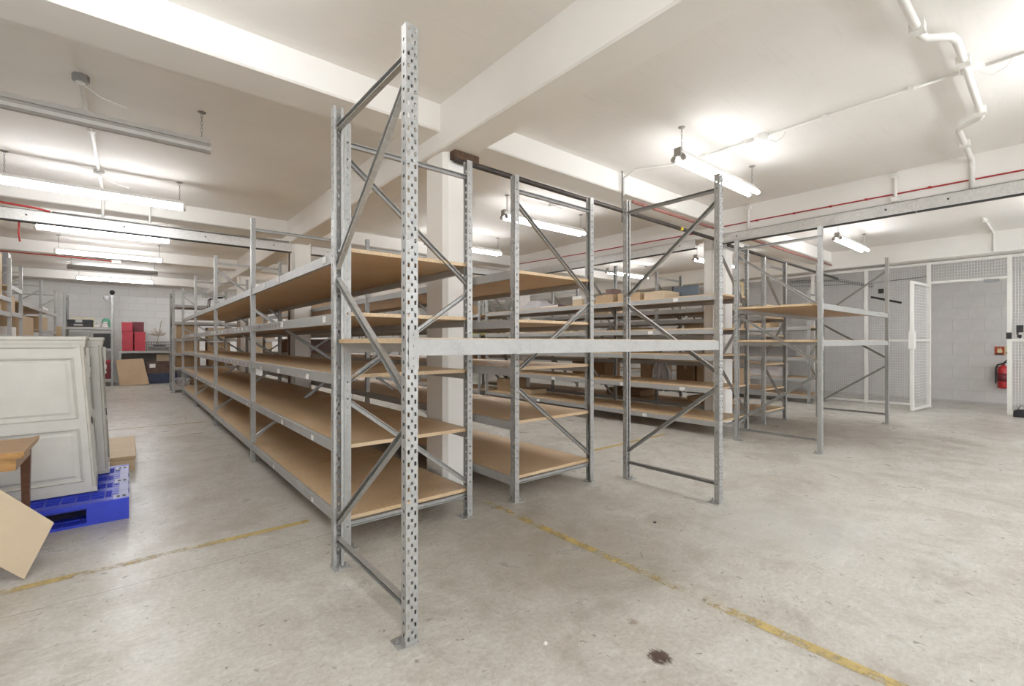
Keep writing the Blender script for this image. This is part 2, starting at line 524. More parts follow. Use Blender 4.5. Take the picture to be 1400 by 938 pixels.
# ------------------------------------------------------------------ steel lintels
def lintel(label, x0, y0, x1, y1, z0=2.635, z1=2.765, along='x', face=-1):
    t = thing('steel_lintel', label, 'steel lintel', ((x0 + x1) / 2, (y0 + y1) / 2, z0))
    t['kind'] = 'structure'
    cx, cy = (x0 + x1) / 2, (y0 + y1) / 2
    def W(m): # world to local
        m.v = [(v[0] - cx, v[1] - cy, v[2] - z0) for v in m.v]
        return m
    w = MB()
    th = 0.006
    if along == 'x':
        w.box(x0, y0, z0, x1, y0 + th, z1).box(x0, y0, z1 - th, x1, y1, z1)
    else:
        w.box(x0, y0, z0, x0 + th, y1, z1).box(x0, y0, z1 - th, x1, y1, z1)
    W(w).build('web', 'lintel', t)
    d = MB()
    if along == 'x': d.box(x0, y0 - 0.002, z0 - 0.012, x1, y1, z0)
    else: d.box(x0 - 0.002, y0, z0 - 0.012, x1, y1, z0)
    W(d).build('bottom_flange', 'dark', t)
    L = (x1 - x0) if along == 'x' else (y1 - y0)
    n = max(2, int(L / 0.75))
    for i in range(n):
        q = 0.25 + i * (L - 0.5) / max(1, n - 1)
        m = MB()
        if along == 'x': m.box(x0 + q - 0.008, y0 - 0.006, z0 + 0.06, x0 + q + 0.008, y0, z0 + 0.076)
        else: m.box(x0 - 0.006, y0 + q - 0.008, z0 + 0.06, x0, y0 + q + 0.008, z0 + 0.076)
        W(m).build('bolt', 'dark', t)
    return t
lintel('grey steel lintel spanning the left aisle below the ceiling beam', XL, 7.70, 1.945, 7.78)
lintel('grey steel lintel beyond the second column, above the short run', 2.24, 7.70, 6.45, 7.78)
lintel('long grey steel lintel under the beam in front of the mesh cage', 6.49, YF, 6.55, 1.05, along='y')
lintel('grey steel lintel from the cage side up to the right hand column', 6.49, 1.06, 6.55, 3.2, along='y')
lintel('grey steel lintel beyond the right hand column over the far shelving', 6.49, 3.56, 6.55, 7.75, along='y')

# ------------------------------------------------------------------ shelving racks
UW, UD, PITCH = 0.053, 0.041, 0.05
_cache = {}
def strip(mb, P, a0, a1, z0, z1):
    mb.quad(P(a0, z0), P(a1, z0), P(a1, z1), P(a0, z1))
def perforated(mb, P, width, ht, cols):
    """flat sheet of given width with real slots punched in columns (centre, w, h, phase)"""
    x = 0.0
    for (c, w, h, ph) in cols:
        strip(mb, P, x, c - w / 2, 0, ht)
        z = 0.0
        k = ph * PITCH + 0.02
        while k + h < ht - 0.01:
            strip(mb, P, c - w / 2, c + w / 2, z, k)
            z = k + h
            k += PITCH
        strip(mb, P, c - w / 2, c + w / 2, z, ht)
        x = c + w / 2
    strip(mb, P, x, width, 0, ht)
def upright_mesh(ht, detail=True):
    key = ('up', ht, detail)
    if key in _cache: return _cache[key]
    mb = MB()
    h = UW / 2
    fc = [(0.0115, 0.009, 0.017, 0.0), (0.0265, 0.009, 0.012, 0.5), (0.0415, 0.009, 0.017, 0.0)]
    sc = [(0.0205, 0.011, 0.0125, 0.25)]
    perforated(mb, lambda a, z: (-h + a, 0, z), UW, ht, fc)
    perforated(mb, lambda a, z: (-h, a, z), UD, ht, sc)
    perforated(mb, lambda a, z: (h, a, z), UD, ht, sc)
    for s in (-1, 1):
        mb.quad((s * h, UD, 0), (s * (h - 0.013), UD, 0), (s * (h - 0.013), UD, ht), (s * h, UD, ht))
        mb.quad((s * (h - 0.013), UD, 0), (s * (h - 0.013), UD - 0.01, 0), (s * (h - 0.013), UD - 0.01, ht), (s * (h - 0.013), UD, ht))
    # inner ribs of the rolled section
    mb.quad((-0.006, 0.004, 0), (0.006, 0.004, 0), (0.006, 0.004, 0.02), (-0.006, 0.004, 0.02))
    me = mb.mesh('upright', 'galv')
    _cache[key] = me
    return me
def foot_mesh():
    if 'foot' in _cache: return _cache['foot']
    mb = MB()
    mb.box(-0.055, 0.002, 0, 0.034, 0.085, 0.004)
    mb.box(-0.022, 0.012, 0.004, 0.022, 0.016, 0.06)
    mb.lathe([(0.009, 0.004), (0.009, 0.014), (0.004, 0.014), (0.004, 0.028)], 0.004, 0.068, 6)
    mb.lathe([(0.009, 0.004), (0.009, 0.014), (0.004, 0.014), (0.004, 0.024)], -0.042, 0.045, 6)
    _cache['foot'] = mb.mesh('foot_plate', 'galv')
    return _cache['foot']
def brace_mesh(dy, dz):
    key = ('br', round(dy, 3), round(dz, 3))
    if key in _cache: return _cache[key]
    L = math.hypot(dy, dz)
    ang = math.atan2(dz, dy)
    R = Matrix.Rotation(ang, 4, 'X')
    mb = MB()
    w, d, t = 0.029, 0.026, 0.003
    mb.box(d / 2 - t, 0, -w / 2, d / 2, L, w / 2, R)
    mb.box(-d / 2, 0, w / 2 - t, d / 2 - t, L, w / 2, R)
    mb.box(-d / 2, 0, -w / 2, d / 2 - t, L, -w / 2 + t, R)
    _cache[key] = mb.mesh('brace', 'brace')
    return _cache[key]
def beam_mesh(L, hb):
    key = ('bm', round(L, 3), hb)
    if key in _cache: return _cache[key]
    mb = MB()
    # rolled step beam, front face at y=0.003, ledge at the back
    mb.prism([(0.003, -hb), (0.034, -hb), (0.034, -0.02), (0.022, -0.02), (0.022, 0.0), (0.005, 0.0), (0.003, -0.002)], -L / 2, L / 2, 'x')
    _cache[key] = mb.mesh('crossbeam', 'beamsteel')
    return _cache[key]
def connector_mesh():
    if 'conn' in _cache: return _cache['conn']
    mb = MB()
    mb.box(-0.001, -0.004, -0.125, 0.04, 0.0, 0.035)
    mb.box(-0.004, -0.004, -0.125, -0.001, 0.035, 0.035)
    for z in (0.015, -0.03, -0.08, -0.11):
        mb.box(0.016, -0.007, z - 0.004, 0.024, -0.004, z + 0.004)
    _cache['conn'] = mb.mesh('end_connector', 'beamsteel')
    return _cache['conn']
def board_mesh(L, d0, d1, key2=''):
    key = ('bd', round(L, 3), round(d0, 3), round(d1, 3))
    if key in _cache: return _cache[key]
    _cache[key] = MB().box(-L / 2, d0, -0.019, L / 2, d1, 0.004).mesh('shelf_board', 'board')
    return _cache[key]
LAB = [MB().box(-0.028, 0.0, -0.018, 0.028, 0.003, 0.018).mesh('paper_label', 'label'), MB().box(-0.034, 0.0, -0.024, 0.034, 0.003, 0.024).mesh('paper_label', 'label2')]

def rack(label, cat, loc, rotz, sgn, D, frames, bays, ht=2.5, high='frf', conn=0, group=None, boards=2, names='shelving_rack', hb=0.065, rise=0.0):
    """frames: run positions of the upright frames; bays: per bay a list of levels (crossbeam tops)"""
    t = thing(names, label, cat, loc, rotz, group)
    up = upright_mesh(ht)
    ft = foot_mesh()
    rot_front, rot_rear = ((0, 0, 0), (0, 0, math.pi)) if sgn > 0 else ((0, 0, math.pi), (0, 0, 0))
    dia = [(2.31, 1.63), (1.57, 0.99), (0.885, 0.235)]
    k = ht / 2.5
    for x in frames:
        for y, r in ((0.0, rot_front), (sgn * D, rot_rear)):
            u = put(up, 'upright', t, (x, y, 0.004), r)
            put(ft, 'foot_plate', u, (0, 0, -0.004))
        ya, yb = sgn * 0.02, sgn * (D - 0.02)
        segs = [(ya, 2.39 * k, yb, 2.39 * k), (ya, 0.15, yb, 0.15)]
        pat = high if isinstance(high, str) else high[frames.index(x)]
        for (z1, z0), c in zip(dia, pat):
            if c == '-': continue
            segs.append((ya, z1 * k, yb, z0 * k) if c == 'f' else (yb, z1 * k, ya, z0 * k))
        for (y0, z0, y1, z1) in segs:
            if y0 > y1: y0, z0, y1, z1 = y1, z1, y0, z0
            put(brace_mesh(y1 - y0, z1 - z0), 'brace', t, (x, y0, z0))
    for i, levels in enumerate(bays):
        xa, xb = frames[i] + UW / 2, frames[i + 1] - UW / 2
        xc, L = (xa + xb) / 2, xb - xa
        for lv in levels:
            z, has = (lv, True) if not isinstance(lv, tuple) else lv
            for y, r in ((0.0, rot_front), (sgn * D, rot_rear)):
                bm = put(beam_mesh(L, hb), 'crossbeam', t, (xc, y, z), r)
                if i < conn:
                    for s in (-1, 1):
                        c = put(connector_mesh(), 'end_connector', bm, (s * (L / 2 + 0.0), 0, 0))
                        if s < 0: c.location.x = -L / 2 - 0.038
            if has:
                n = boards
                g = 0.006
                Lb = (xb - xa + 0.05) / n
                for q in range(n):
                    me = board_mesh(Lb - g, 0.024, D - 0.024) if sgn > 0 else board_mesh(Lb - g, -(D - 0.024), -0.024)
                    put(me, 'shelf_board', t, (xa - 0.025 + Lb * (q + 0.5), 0, z + rise))
    return t

def labels_on(t, items, sgn):
    for (x, z, kind, sc) in items:
        o = put(LAB[kind], 'paper_label', t, (x, (0.001 if sgn < 0 else -0.001), z), (0, 0, math.pi if sgn < 0 else 0))
        if sgn > 0: o.location.y = -0.002
        o.scale = (sc, 1, sc)

R90 = math.pi / 2
LV = [0.19, 0.615, 1.03, 1.40, 1.78]
# A: long run on the left aisle, runs along +Y, faces -X
AF = [2.721, 5.371, 8.021, 10.671, 13.321]
A = rack('long five-tier grey steel shelving run with bare chipboard beside the left aisle', 'shelving rack', (0.965, 0, 0), R90, -1, 0.905, AF, [LV] * 4, high=['frf', '-fr', 'ffr', 'ffr', 'ffr'], conn=1)
lab = [(3.42, 0.985, 0, 1.0), (4.23, 0.985, 0, 1.0), (4.9, 0.985, 0, 0.7), (3.05, 1.372, 0, 1.1), (4.12, 1.372, 0, 1.25), (3.3, 0.575, 0, 0.9), (4.1, 0.575, 0, 0.9), (3.3, 0.15, 0, 0.8), (4.4, 0.15, 0, 0.7), (3.05, 1.75, 0, 1.1), (4.25, 1.75, 0, 1.2), (4.75, 1.75, 0, 0.9), (4.05, 0.575, 1, 0.6)]
for b in range(1, 4):
    for q in range(11):
        x = AF[b] + 0.16 + q * 0.235
        if rnd.random() < 0.85: lab.append((x, 0.985, 1, rnd.uniform(0.8, 1.15)))
        if rnd.random() < 0.6: lab.append((x + 0.06, 1.372, rnd.choice((0, 1)), rnd.uniform(0.7, 1.1)))
        if rnd.random() < 0.3: lab.append((x + 0.02, 0.575, rnd.choice((0, 1)), rnd.uniform(0.6, 0.9)))
for q in range(10):
    lab.append((AF[0] + 1.5 + q * 0.11, 1.372, 1, rnd.uniform(0.5, 0.7)))
labels_on(A, lab, -1)
# B: foreground bay across the end of the left run
B = rack('tall empty steel rack bay in the foreground with one shelf at eye height', 'shelving rack', (0, 1.69, 0), 0, 1, 0.885, [0.878, 3.462], [[1.238]], ht=2.5, conn=1, boards=2, hb=0.07)
# C: short run on the far side of the near column
C = rack('five-tier grey steel shelving run with bare chipboard, right of the near column', 'shelving rack', (2.262, 0, 0), R90, -1, 0.91, [2.72, 5.57, 8.42, 11.27], [LV] * 3, conn=1)
# D: open two-shelf rack in front of the cage
D = rack('open steel rack with two high chipboard shelves facing the mesh cage', 'shelving rack', (0, 1.735, 0), 0, 1, 0.95, [5.865, 8.78], [[1.66, 1.252]], high=['rrf', 'frf'], conn=1)
# G: long run seen through the foreground bay
GL = [0.197, 0.626, 1.055, 1.405, 1.85]
G = rack('wide steel shelving run behind the foreground bay, front facing the short run', 'shelving rack', (5.85, 0, 0), R90, -1, 0.80, [2.88, 5.13, 7.93], [GL] * 2, ht=2.58, rise=0.012)
labels_on(G, [(3.4, 0.59, 0, 1.4), (4.4, 0.59, 0, 1.5), (5.9, 0.59, 0, 1.5), (6.9, 0.59, 0, 1.5), (4.0, 0.16, 0, 1.3), (6.3, 0.16, 0, 1.3), (3.9, 1.37, 0, 1.4), (3.5, 1.82, 0, 1.3)], -1)
G2 = rack('far steel shelving run in line behind the wide run', 'shelving rack', (5.85, 0, 0), R90, -1, 0.80, [8.2, 10.9, 13.6], [GL] * 2, ht=2.58)
HL = [0.19, 0.52, 0.90, 1.34, 1.62, 1.80]
H = rack('close-tiered steel shelving run beyond the right hand column', 'shelving rack', (7.3, 0, 0), R90, -1, 0.85, [2.93, 4.75, 7.4, 10.05], [HL] * 3, ht=2.5)
J = rack('far shelving run of low tiers standing against the mesh cage', 'shelving rack', (10.5, 0, 0), R90, -1, 0.86, [3.35, 6.0, 8.65], [[0.16, 0.50, 0.93, 1.24, 1.55, 1.95]] * 2, ht=2.3)
# K: left wall racks
K = rack('loaded steel racking along the left wall behind the white cabinets', 'shelving rack', (-1.37, 0, 0), -R90, -1, 0.9, [-15.9, -13.45, -11.2, -10.25, -7.8], [[0.2, 0.9, 1.5, 1.93], [0.2, 0.8, 1.36, 1.92], [0.2, 0.9, 1.32, 1.70, 2.10], [0.2, 0.9, 1.34, 1.68, 1.90]], ht=2.5)
# M: cross run at the end of the left run
MR = rack('cross run of steel shelving holding cartons at the end of the left run', 'shelving rack', (0, 13.95, 0), 0, 1, 0.9, [0.84, 3.4, 5.8], [[0.16, 0.62, 0.97, 1.33, 1.74, 2.16]] * 2, ht=2.5)
# N: short rack by the end wall with tools on it
N = rack('narrow steel rack by the end wall carrying a toolbox and papers', 'shelving rack', (0, 17.35, 0), 0, 1, 0.85, [-1.34, -0.36], [[0.2, 1.06, 1.66]], ht=2.58, boards=1)

# ------------------------------------------------------------------ mesh cage on the right
def wire_panel(mb, along, x, a0, a1, z0, z1, pv=0.036, ph=0.05, w=0.0052):
    """welded wires; along = unit direction of the panel in plan"""
    ux, uy = along
    nx, ny = -uy, ux
    def bar(p0, p1, vertical):
        h = w / 2
        if vertical:
            ring = lambda p: [(p[0] + ux * h, p[1] + uy * h, p[2]), (p[0] + nx * h, p[1] + ny * h, p[2]), (p[0] - ux * h, p[1] - uy * h, p[2]), (p[0] - nx * h, p[1] - ny * h, p[2])]
        else:
            ring = lambda p: [(p[0], p[1], p[2] + h), (p[0] + nx * h, p[1] + ny * h, p[2]), (p[0], p[1], p[2] - h), (p[0] - nx * h, p[1] - ny * h, p[2])]
        mb.rings([ring(p0), ring(p1)], caps=False)
    P = lambda a, z: (x[0] + ux * a, x[1] + uy * a, z)
    n = int((a1 - a0) / pv)
    for i in range(1, n):
        a = a0 + (a1 - a0) * i / n
        bar(P(a, z0), P(a, z1), True)
    n = int((z1 - z0) / ph)
    for i in range(1, n):
        z = z0 + (z1 - z0) * i / n
        bar(P(a0, z), P(a1, z), False)

CX, ZT = 11.62, 2.735
cage = thing('mesh_cage', 'white steel mesh cage partition with open doorway by the block wall', 'mesh cage', (CX, 0, 0))
posts = [-2.2, -0.85, 0.66, 1.70, 2.66, 3.62, 5.2, 6.8]
for y in posts:
    MB().box(-0.025, y - 0.03, 0.0, 0.025, y + 0.03, ZT).build('post', 'white', cage)
for y0, y1 in zip(posts[:-1], posts[1:]):
    a, b = y0 + 0.03, y1 - 0.03
    door = abs(y0 - 0.66) < 0.01
    MB().box(-0.02, a, ZT - 0.045, 0.02, b, ZT).build('top_rail', 'white', cage)
    if door:
        MB().box(-0.02, a, 2.33, 0.02, b, 2.37).build('door_head_rail', 'white', cage)
        m = MB(); wire_panel(m, (0, 1), (0, 0), a, b, 2.37, ZT - 0.045)
        tag(m.build('wire_mesh', 'steelwire', cage), kind='stuff')
    else:
        MB().box(-0.02, a, 0.015, 0.02, b, 0.06).build('bottom_rail', 'white', cage)
        MB().box(-0.022, a, 1.245, 0.02, b, 1.292).build('middle_rail', 'white', cage)
        m = MB(); wire_panel(m, (0, 1), (0, 0), a, b, 0.06, 1.25); wire_panel(m, (0, 1), (0, 0), a, b, 1.285, ZT - 0.045)
        tag(m.build('wire_mesh', 'steelwire', cage), kind='stuff')
# door leaf swung back towards the room
ang = math.atan2(1.775 - 1.68, 10.56 - 11.57)
leaf = MB()
W = 0.98
R = Matrix.Translation((-0.05, 1.685, 0)) @ Matrix.Rotation(ang, 4, 'Z')
leaf.box(0, -0.022, 0.03, 0.06, 0.022, 2.31, R).box(W - 0.06, -0.022, 0.03, W, 0.022, 2.31, R).box(0.06, -0.02, 2.265, W - 0.06, 0.02, 2.31, R).box(0.06, -0.02, 0.03, W - 0.06, 0.02, 0.075, R).box(0.06, -0.02, 1.255, W - 0.06, 0.02, 1.29, R)
lf = leaf.build('door_leaf', 'white', cage)
m = MB(); wire_panel(m, (1, 0), (0, 0), 0.06, W - 0.06, 0.075, 1.255, 0.06); wire_panel(m, (1, 0), (0, 0), 0.06, W - 0.06, 1.29, 2.265, 0.06)
m.v = [tuple(R @ Vector(p)) for p in m.v]
tag(m.build('wire_mesh', 'steelwire', lf), kind='stuff')
MB().box(W - 0.075, -0.04, 1.12, W + 0.02, 0.04, 1.42, R).build('lock_box', 'white', lf)
k = MB()
for z in (1.2, 1.26, 1.34):
    k.box(W - 0.03, -0.046, z, W - 0.01, -0.04, z + 0.025, R)
k.build('keyhole', 'dark', lf)
MB().box(0.12, -0.03, 2.28, 0.2, -0.02, 2.3, R).build('closer_arm', 'grey', lf)
MB().box(0.03, -0.012, 0, 0.06, 0.0, 0, None).box(-0.06, 0.78, 2.29, -0.02, 0.97, 2.335).build('door_closer', 'grey', cage)
MB().box(-0.04, 0.635, 1.29, -0.025, 0.70, 1.40).build('latch_keep', 'black', cage)

# fire point on the block wall
def disc_prism(cx, cz, r, y0, y1, n=20):
    return [(cx + r * math.cos(2 * math.pi * i / n), cz + r * math.sin(2 * math.pi * i / n)) for i in range(n)]
fx = XR - 0.012
ext = thing('fire_extinguisher', 'red fire extinguisher on the block wall inside the cage doorway', 'fire extinguisher', (fx - 0.10, 0.835, 0.33))
MB().lathe([(0.055, 0.0), (0.078, 0.012), (0.08, 0.05), (0.08, 0.36), (0.07, 0.41), (0.045, 0.44), (0.025, 0.455), (0.025, 0.47)], seg=20).build('cylinder', 'extred', ext, True)
MB().lathe([(0.0815, 0.14), (0.0815, 0.30)], seg=20).build('label_band', 'darkred', ext, True)
v = MB().box(-0.022, -0.022, 0.465, 0.022, 0.022, 0.50)
vo = v.build('valve', 'black', ext)
MB().tube([(0, 0, 0.5), (0, -0.05, 0.515), (0, -0.11, 0.50)], 0.009).tube([(0, 0, 0.49), (0, -0.05, 0.56), (0, -0.10, 0.575)], 0.008).build('squeeze_handle', 'black', vo, True)
MB().tube([(0, 0.02, 0.48), (0, 0.075, 0.46), (-0.01, 0.10, 0.38), (-0.01, 0.10, 0.22), (-0.01, 0.10, 0.10)], 0.013, 10).build('hose', 'black', ext, True)
MB().box(0.075, -0.03, 0.12, 0.10, 0.03, 0.2).box(0.075, -0.03, 0.38, 0.10, 0.03, 0.44).build('wall_bracket', 'black', ext)
sg = thing('fire_sign', 'small red fire equipment sign above the extinguisher', 'sign', (fx, 0.90, 1.065))
MB().box(-0.006, -0.075, -0.085, 0, 0.06, 0.085).build('plate', 'signred', sg)
fl = [(-0.035, -0.05), (0.02, -0.05), (0.035, -0.015), (0.02, 0.01), (0.028, 0.05), (0.0, 0.02), (-0.01, 0.055), (-0.03, 0.02), (-0.045, -0.02)]
MB().prism([(a - 0.008, b + 0.012) for a, b in fl], -0.009, -0.006, 'x').build('flame_symbol', 'signcream', sg)
MB().box(-0.009, -0.06, -0.078, -0.006, 0.045, -0.05).build('dark_strip', 'dark', sg)
sg2 = thing('notice', 'cream notice beside the red fire sign', 'sign', (fx, 0.775, 1.065))
MB().box(-0.006, -0.06, -0.085, 0, 0.045, 0.085).build('plate', 'signcream', sg2)
MB().box(-0.009, -0.02, 0.02, -0.006, 0.005, 0.055).box(-0.009, 0.005, -0.055, -0.006, 0.03, -0.025).box(-0.009, -0.04, -0.02, -0.006, -0.015, 0.0).build('printed_symbol', 'dark', sg2)
mx = CX - 0.028
o = MB().tube([(mx - 0.03, 2.09, 2.0), (mx - 0.03, 2.57, 2.15)], 0.02, 8).tube([(mx, 2.14, 2.015), (mx - 0.03, 2.14, 2.015)], 0.012).tube([(mx, 2.50, 2.13), (mx - 0.03, 2.50, 2.13)], 0.012).build('mesh_bar', 'black')
tag(o, 'sloping black bar fixed to the mesh left of the cage door', 'bar')
o = MB().box(mx - 0.05, 2.37, 2.21, mx, 2.45, 2.30).lathe([(0.025, 2.23), (0.025, 2.27)], mx - 0.06, 2.41, 8).build('mesh_box', 'dark')
tag(o, 'small dark box on the mesh above the black bar', 'box')
o = MB().tube([(fx - 0.02, 4.7, 2.69), (fx - 0.02, 3.0, 2.60), (fx - 0.02, 1.9, 2.66)], 0.012, 6).build('wall_cable', 'grey')
tag(o, 'thin grey cable sagging along the block wall behind the mesh', 'cable')
o = MB().tube([(fx - 0.05, 4.6, 2.80), (fx - 0.05, 3.6, 2.74), (fx - 0.05, 2.9, 2.53)], 0.04, 10).build('wall_hose', 'grey')
tag(o, 'thick grey flexible hose high on the block wall behind the mesh', 'hose')
# things hung on the cage at the right edge
tk = thing('tool_bag', 'black bag with pale trim on the floor against the cage at the right edge', 'bag', (11.33, 0.50, 0))
MB().cbox(-0.10, -0.14, 0.0, 0.10, 0.10, 0.12, 0.03).build('body', 'black', tk)
MB().tube([(-0.06, -0.10, 0.11), (-0.08, -0.06, 0.19), (-0.08, 0.02, 0.19), (-0.06, 0.06, 0.11)], 0.012).build('strap', 'grey', tk, True)
o = MB().box(11.545, 0.52, 1.31, 11.59, 0.57, 1.36).box(11.55, 0.50, 1.40, 11.59, 0.58, 1.52).tube([(11.57, 0.55, 1.52), (11.57, 0.53, 1.45), (11.56, 0.57, 1.38), (11.57, 0.54, 1.30)], 0.012).build('key_holder', 'black')
tag(o, 'black hardware hung on the mesh right of the cage doorway', 'lock')

# ------------------------------------------------------------------ lamps
CHX = {}
def chain_mesh(L):
    key = ('chain', round(L, 3))
    if key in CHX: return CHX[key]
    mb = MB()
    mb.lathe([(0.03, L), (0.03, L - 0.006), (0.012, L - 0.014), (0.0, L - 0.014)], 0, 0, 10)
    n = max(3, int((L - 0.012) / 0.03))
    for i in range(n):
        z = (L - 0.014) * (i + 0.5) / n
        h = (L - 0.014) / n * 0.62
        w = 0.007
        pts = []
        for j in range(7):
            a = 2 * math.pi * j / 6
            c, s_ = math.cos(a) * w, math.sin(a) * h
            pts.append((c, 0, z + s_) if i % 2 == 0 else (0, c, z + s_))
        mb.tube(pts, 0.0022, 4)
    CHX[key] = mb.mesh('chain', 'chain')
    return CHX[key]
def lamp(label, x, y, z=2.825, L=1.53, twin=False, lit=True, tube='tube', group='hanging fluorescent lamps'):
    t = thing('fluorescent_lamp', label, 'lamp', (x, y, z), 0, group)
    body = 'white' if lit else 'unlit'
    h = L / 2
    if twin:
        MB().prism([(-0.03, 0.08), (0.03, 0.08), (0.034, 0.05), (0.056, 0.034), (0.056, 0.031), (-0.056, 0.031), (-0.056, 0.034), (-0.034, 0.05)], -h, h, 'x').build('housing', body, t)
        ys = (-0.047, 0.047)
        MB().box(-h + 0.04, -0.018, 0.0, h - 0.04, 0.018, 0.03).build('spine', 'unlit', t)
        r = 0.021
    else:
        MB().prism([(-0.033, 0.07), (0.033, 0.07), (0.033, 0.036), (-0.033, 0.036)], -h + 0.01, h - 0.01, 'x').build('housing', body, t)
        ys = (0.0,)
        r = 0.041
    for yy in ys:
        mb = MB()
        mb.rings([[(q, yy + r * math.cos(2 * math.pi * j / 10), 0.006 + r * math.sin(2 * math.pi * j / 10)) for j in range(10)] for q in (-h + 0.03, h - 0.03)])
        mb.build('tube', tube if lit else 'unlit', t, False)
    for s in (-1, 1):
        e = MB()
        for yy in ys:
            e.rings([[(s * q, yy + (r + 0.003) * math.cos(2 * math.pi * j / 10), 0.006 + (r + 0.003) * math.sin(2 * math.pi * j / 10)) for j in range(10)] for q in (h - 0.03, h)])
        if twin:
            e.box(s * (h - 0.02), -0.032, 0.02, s * (h + 0.012), 0.032, 0.095)
        e.build('end_cap', 'unlit' if twin else body, t)
        put(chain_mesh(HC - z - 0.07), 'chain', t, (s * (h - 0.06), 0, 0.07))
    return t
LXC, R1C, R2C = -0.242, 4.45, 9.16
lamp('unlit grey tube lamp nearest in the left aisle', LXC, 4.56, lit=False, group='lamps over the left aisle')
lamp('long lit tube lamp, largest in the left aisle, second after the unlit one', LXC, 6.72, group='lamps over the left aisle')
lamp('lit tube lamp just beyond the steel lintel of the left aisle', LXC, 9.09, group='lamps over the left aisle')
lamp('lit tube lamp in front of the third cross beam, left aisle', LXC, 11.33, group='lamps over the left aisle')
lamp('unlit grey tube lamp far back over the left aisle', LXC, 13.6, lit=False, group='lamps over the left aisle')
lamp('furthest lit tube lamp over the left aisle before the end wall', LXC, 15.6, tube='tube_boosted', group='lamps over the left aisle')
lamp('large twin tube lamp hanging over the foreground bay', R1C, 2.18, twin=True, group='lamps over the middle racks')
lamp('twin tube lamp seen above the short run, beyond the cross beam', R1C, 4.62, twin=True, group='lamps over the middle racks')
lamp('lit lamp right of the near column, partly behind the rack post', R1C, 6.62, twin=True, group='lamps over the middle racks')
lamp('lit lamp deep over the middle racks behind the lintel', R1C, 9.1, twin=True, group='lamps over the middle racks')
lamp('lamp over the middle racks second from the end wall', R1C, 11.3, twin=True, group='lamps over the middle racks')
lamp('lamp over the middle racks between the last two cross beams', R1C, 13.6, twin=True, tube='tube_boosted', group='lamps over the middle racks')
lamp('unseen twin lamp added over the middle racks to brighten the end wall', R1C, 15.7, twin=True, tube='tube_boosted', group='lamps over the middle racks')  # unseen lamp, added to brighten the end wall
lamp('small twin tube lamp in front of the mesh cage', R2C, 2.29, twin=True, group='lamps beyond the long lintel')
lamp('lamp glimpsed behind the post of the foreground bay', R2C, 4.6, twin=True, group='lamps beyond the long lintel')
lamp('lit lamp low behind the diagonal brace of the foreground bay', R2C, 6.72, twin=True, group='lamps beyond the long lintel')
lamp('lit lamp beyond the far right column', R2C, 9.1, twin=True, group='lamps beyond the long lintel')
lamp('furthest lamp over the far right racks', R2C, 11.3, twin=True, group='lamps beyond the long lintel')
for w_, x, y in [('over the left aisle just above the viewer', LXC, 2.2), ('over the left aisle beside the viewer', LXC, -0.2), ('near the windows left of the viewer', LXC, -2.6), ('in the middle of the room right of the viewer', R1C, -0.2), ('near the middle window behind the viewer', R1C, -2.6), ('in the right part of the room beside the cage', R2C, -0.2), ('near the right hand windows behind the viewer', R2C, -2.6)]:  # unseen lamps added to even out the brightness
    lamp('unseen ceiling lamp added for even light, ' + w_, x, y, twin=x > 0, group='added fill lamps beside and behind the viewer')

# ------------------------------------------------------------------ conduits, pipes, cables
def run(name, label, cat, pts, r, mat, seg=8, saddles=(), smooth=True, lengths=()):
    p0 = Vector(pts[0])
    t = thing(name, label, cat, tuple(p0))
    MB().tube([Vector(p) - p0 for p in pts], r, seg).build('tube', mat, t, smooth)
    for more in lengths:
        MB().tube([Vector(p) - p0 for p in more], r, seg).build('tube', mat, t, smooth)
    for s in saddles:
        m = MB()
        c = Vector(s) - p0
        m.box(c.x - r * 1.6, c.y - r * 1.6, c.z - r * 1.3, c.x + r * 1.6, c.y + r * 1.6, c.z + r * 1.3)
        m.build('saddle', mat, t)
    return t
zc = HC - 0.022
run('conduit', 'thin white conduit along the ceiling above the large twin lamp', 'conduit', [(4.45, -4.0, zc), (4.45, 0.365, zc)], 0.011, 'pvc', lengths=[[(4.45, 0.495, zc), (4.45, 1.735, zc)], [(4.45, 1.865, zc), (4.45, 2.62, zc), (4.23, 3.0, zc), (4.23, 3.16, 3.05), (4.23, 3.16, 2.86)]], saddles=[(4.45, y, zc) for y in (0.1, 0.75, 1.3, 1.95, 2.35)])
for lab_, y in (('round junction box where the thick white pipe crosses the conduit', 0.43), ('white junction box on the conduit over the large twin lamp', 1.80), ('white junction box beyond the cross beam on the middle ceiling', 4.5)):
    x = 4.45
    j = thing('junction_box', lab_, 'junction box', (x, y, HC), 0, 'ceiling junction boxes')
    MB().lathe([(0.055, 0.0), (0.055, -0.035), (0.05, -0.045), (0.0, -0.045)], 0, 0, 16).build('body', 'pvc', j)
    MB().lathe([(0.04, -0.045), (0.04, -0.05), (0.0, -0.05)], 0, 0, 12).build('cover', 'pvc', j)
    MB().tube([(0.03, -0.02, -0.04), (0.07, -0.10, -0.075), (0.05, -0.16, -0.06), (0.04, -0.2, -0.0)], 0.004, 5).build('flex', 'white', j)
zp = HC - 0.06
run('ceiling_pipe', 'thick white pipe zigzagging across the ceiling at upper right', 'pipe', [(2.3, 0.575, zp), (3.62, 0.57, zp), (3.70, 0.555, zp), (3.80, 0.455, zp), (3.88, 0.44, zp), (5.30, 0.455, zp), (5.36, 0.47, zp), (5.48, 0.60, zp), (5.54, 0.615, zp), (6.50, 0.63, zp), (6.535, 0.63, zp - 0.02), (6.535, 0.63, 2.77)], 0.022, 'pvc', 10, saddles=[(3.55, 0.57, zp), (4.2, 0.445, zp), (5.2, 0.455, zp), (5.95, 0.62, zp)])
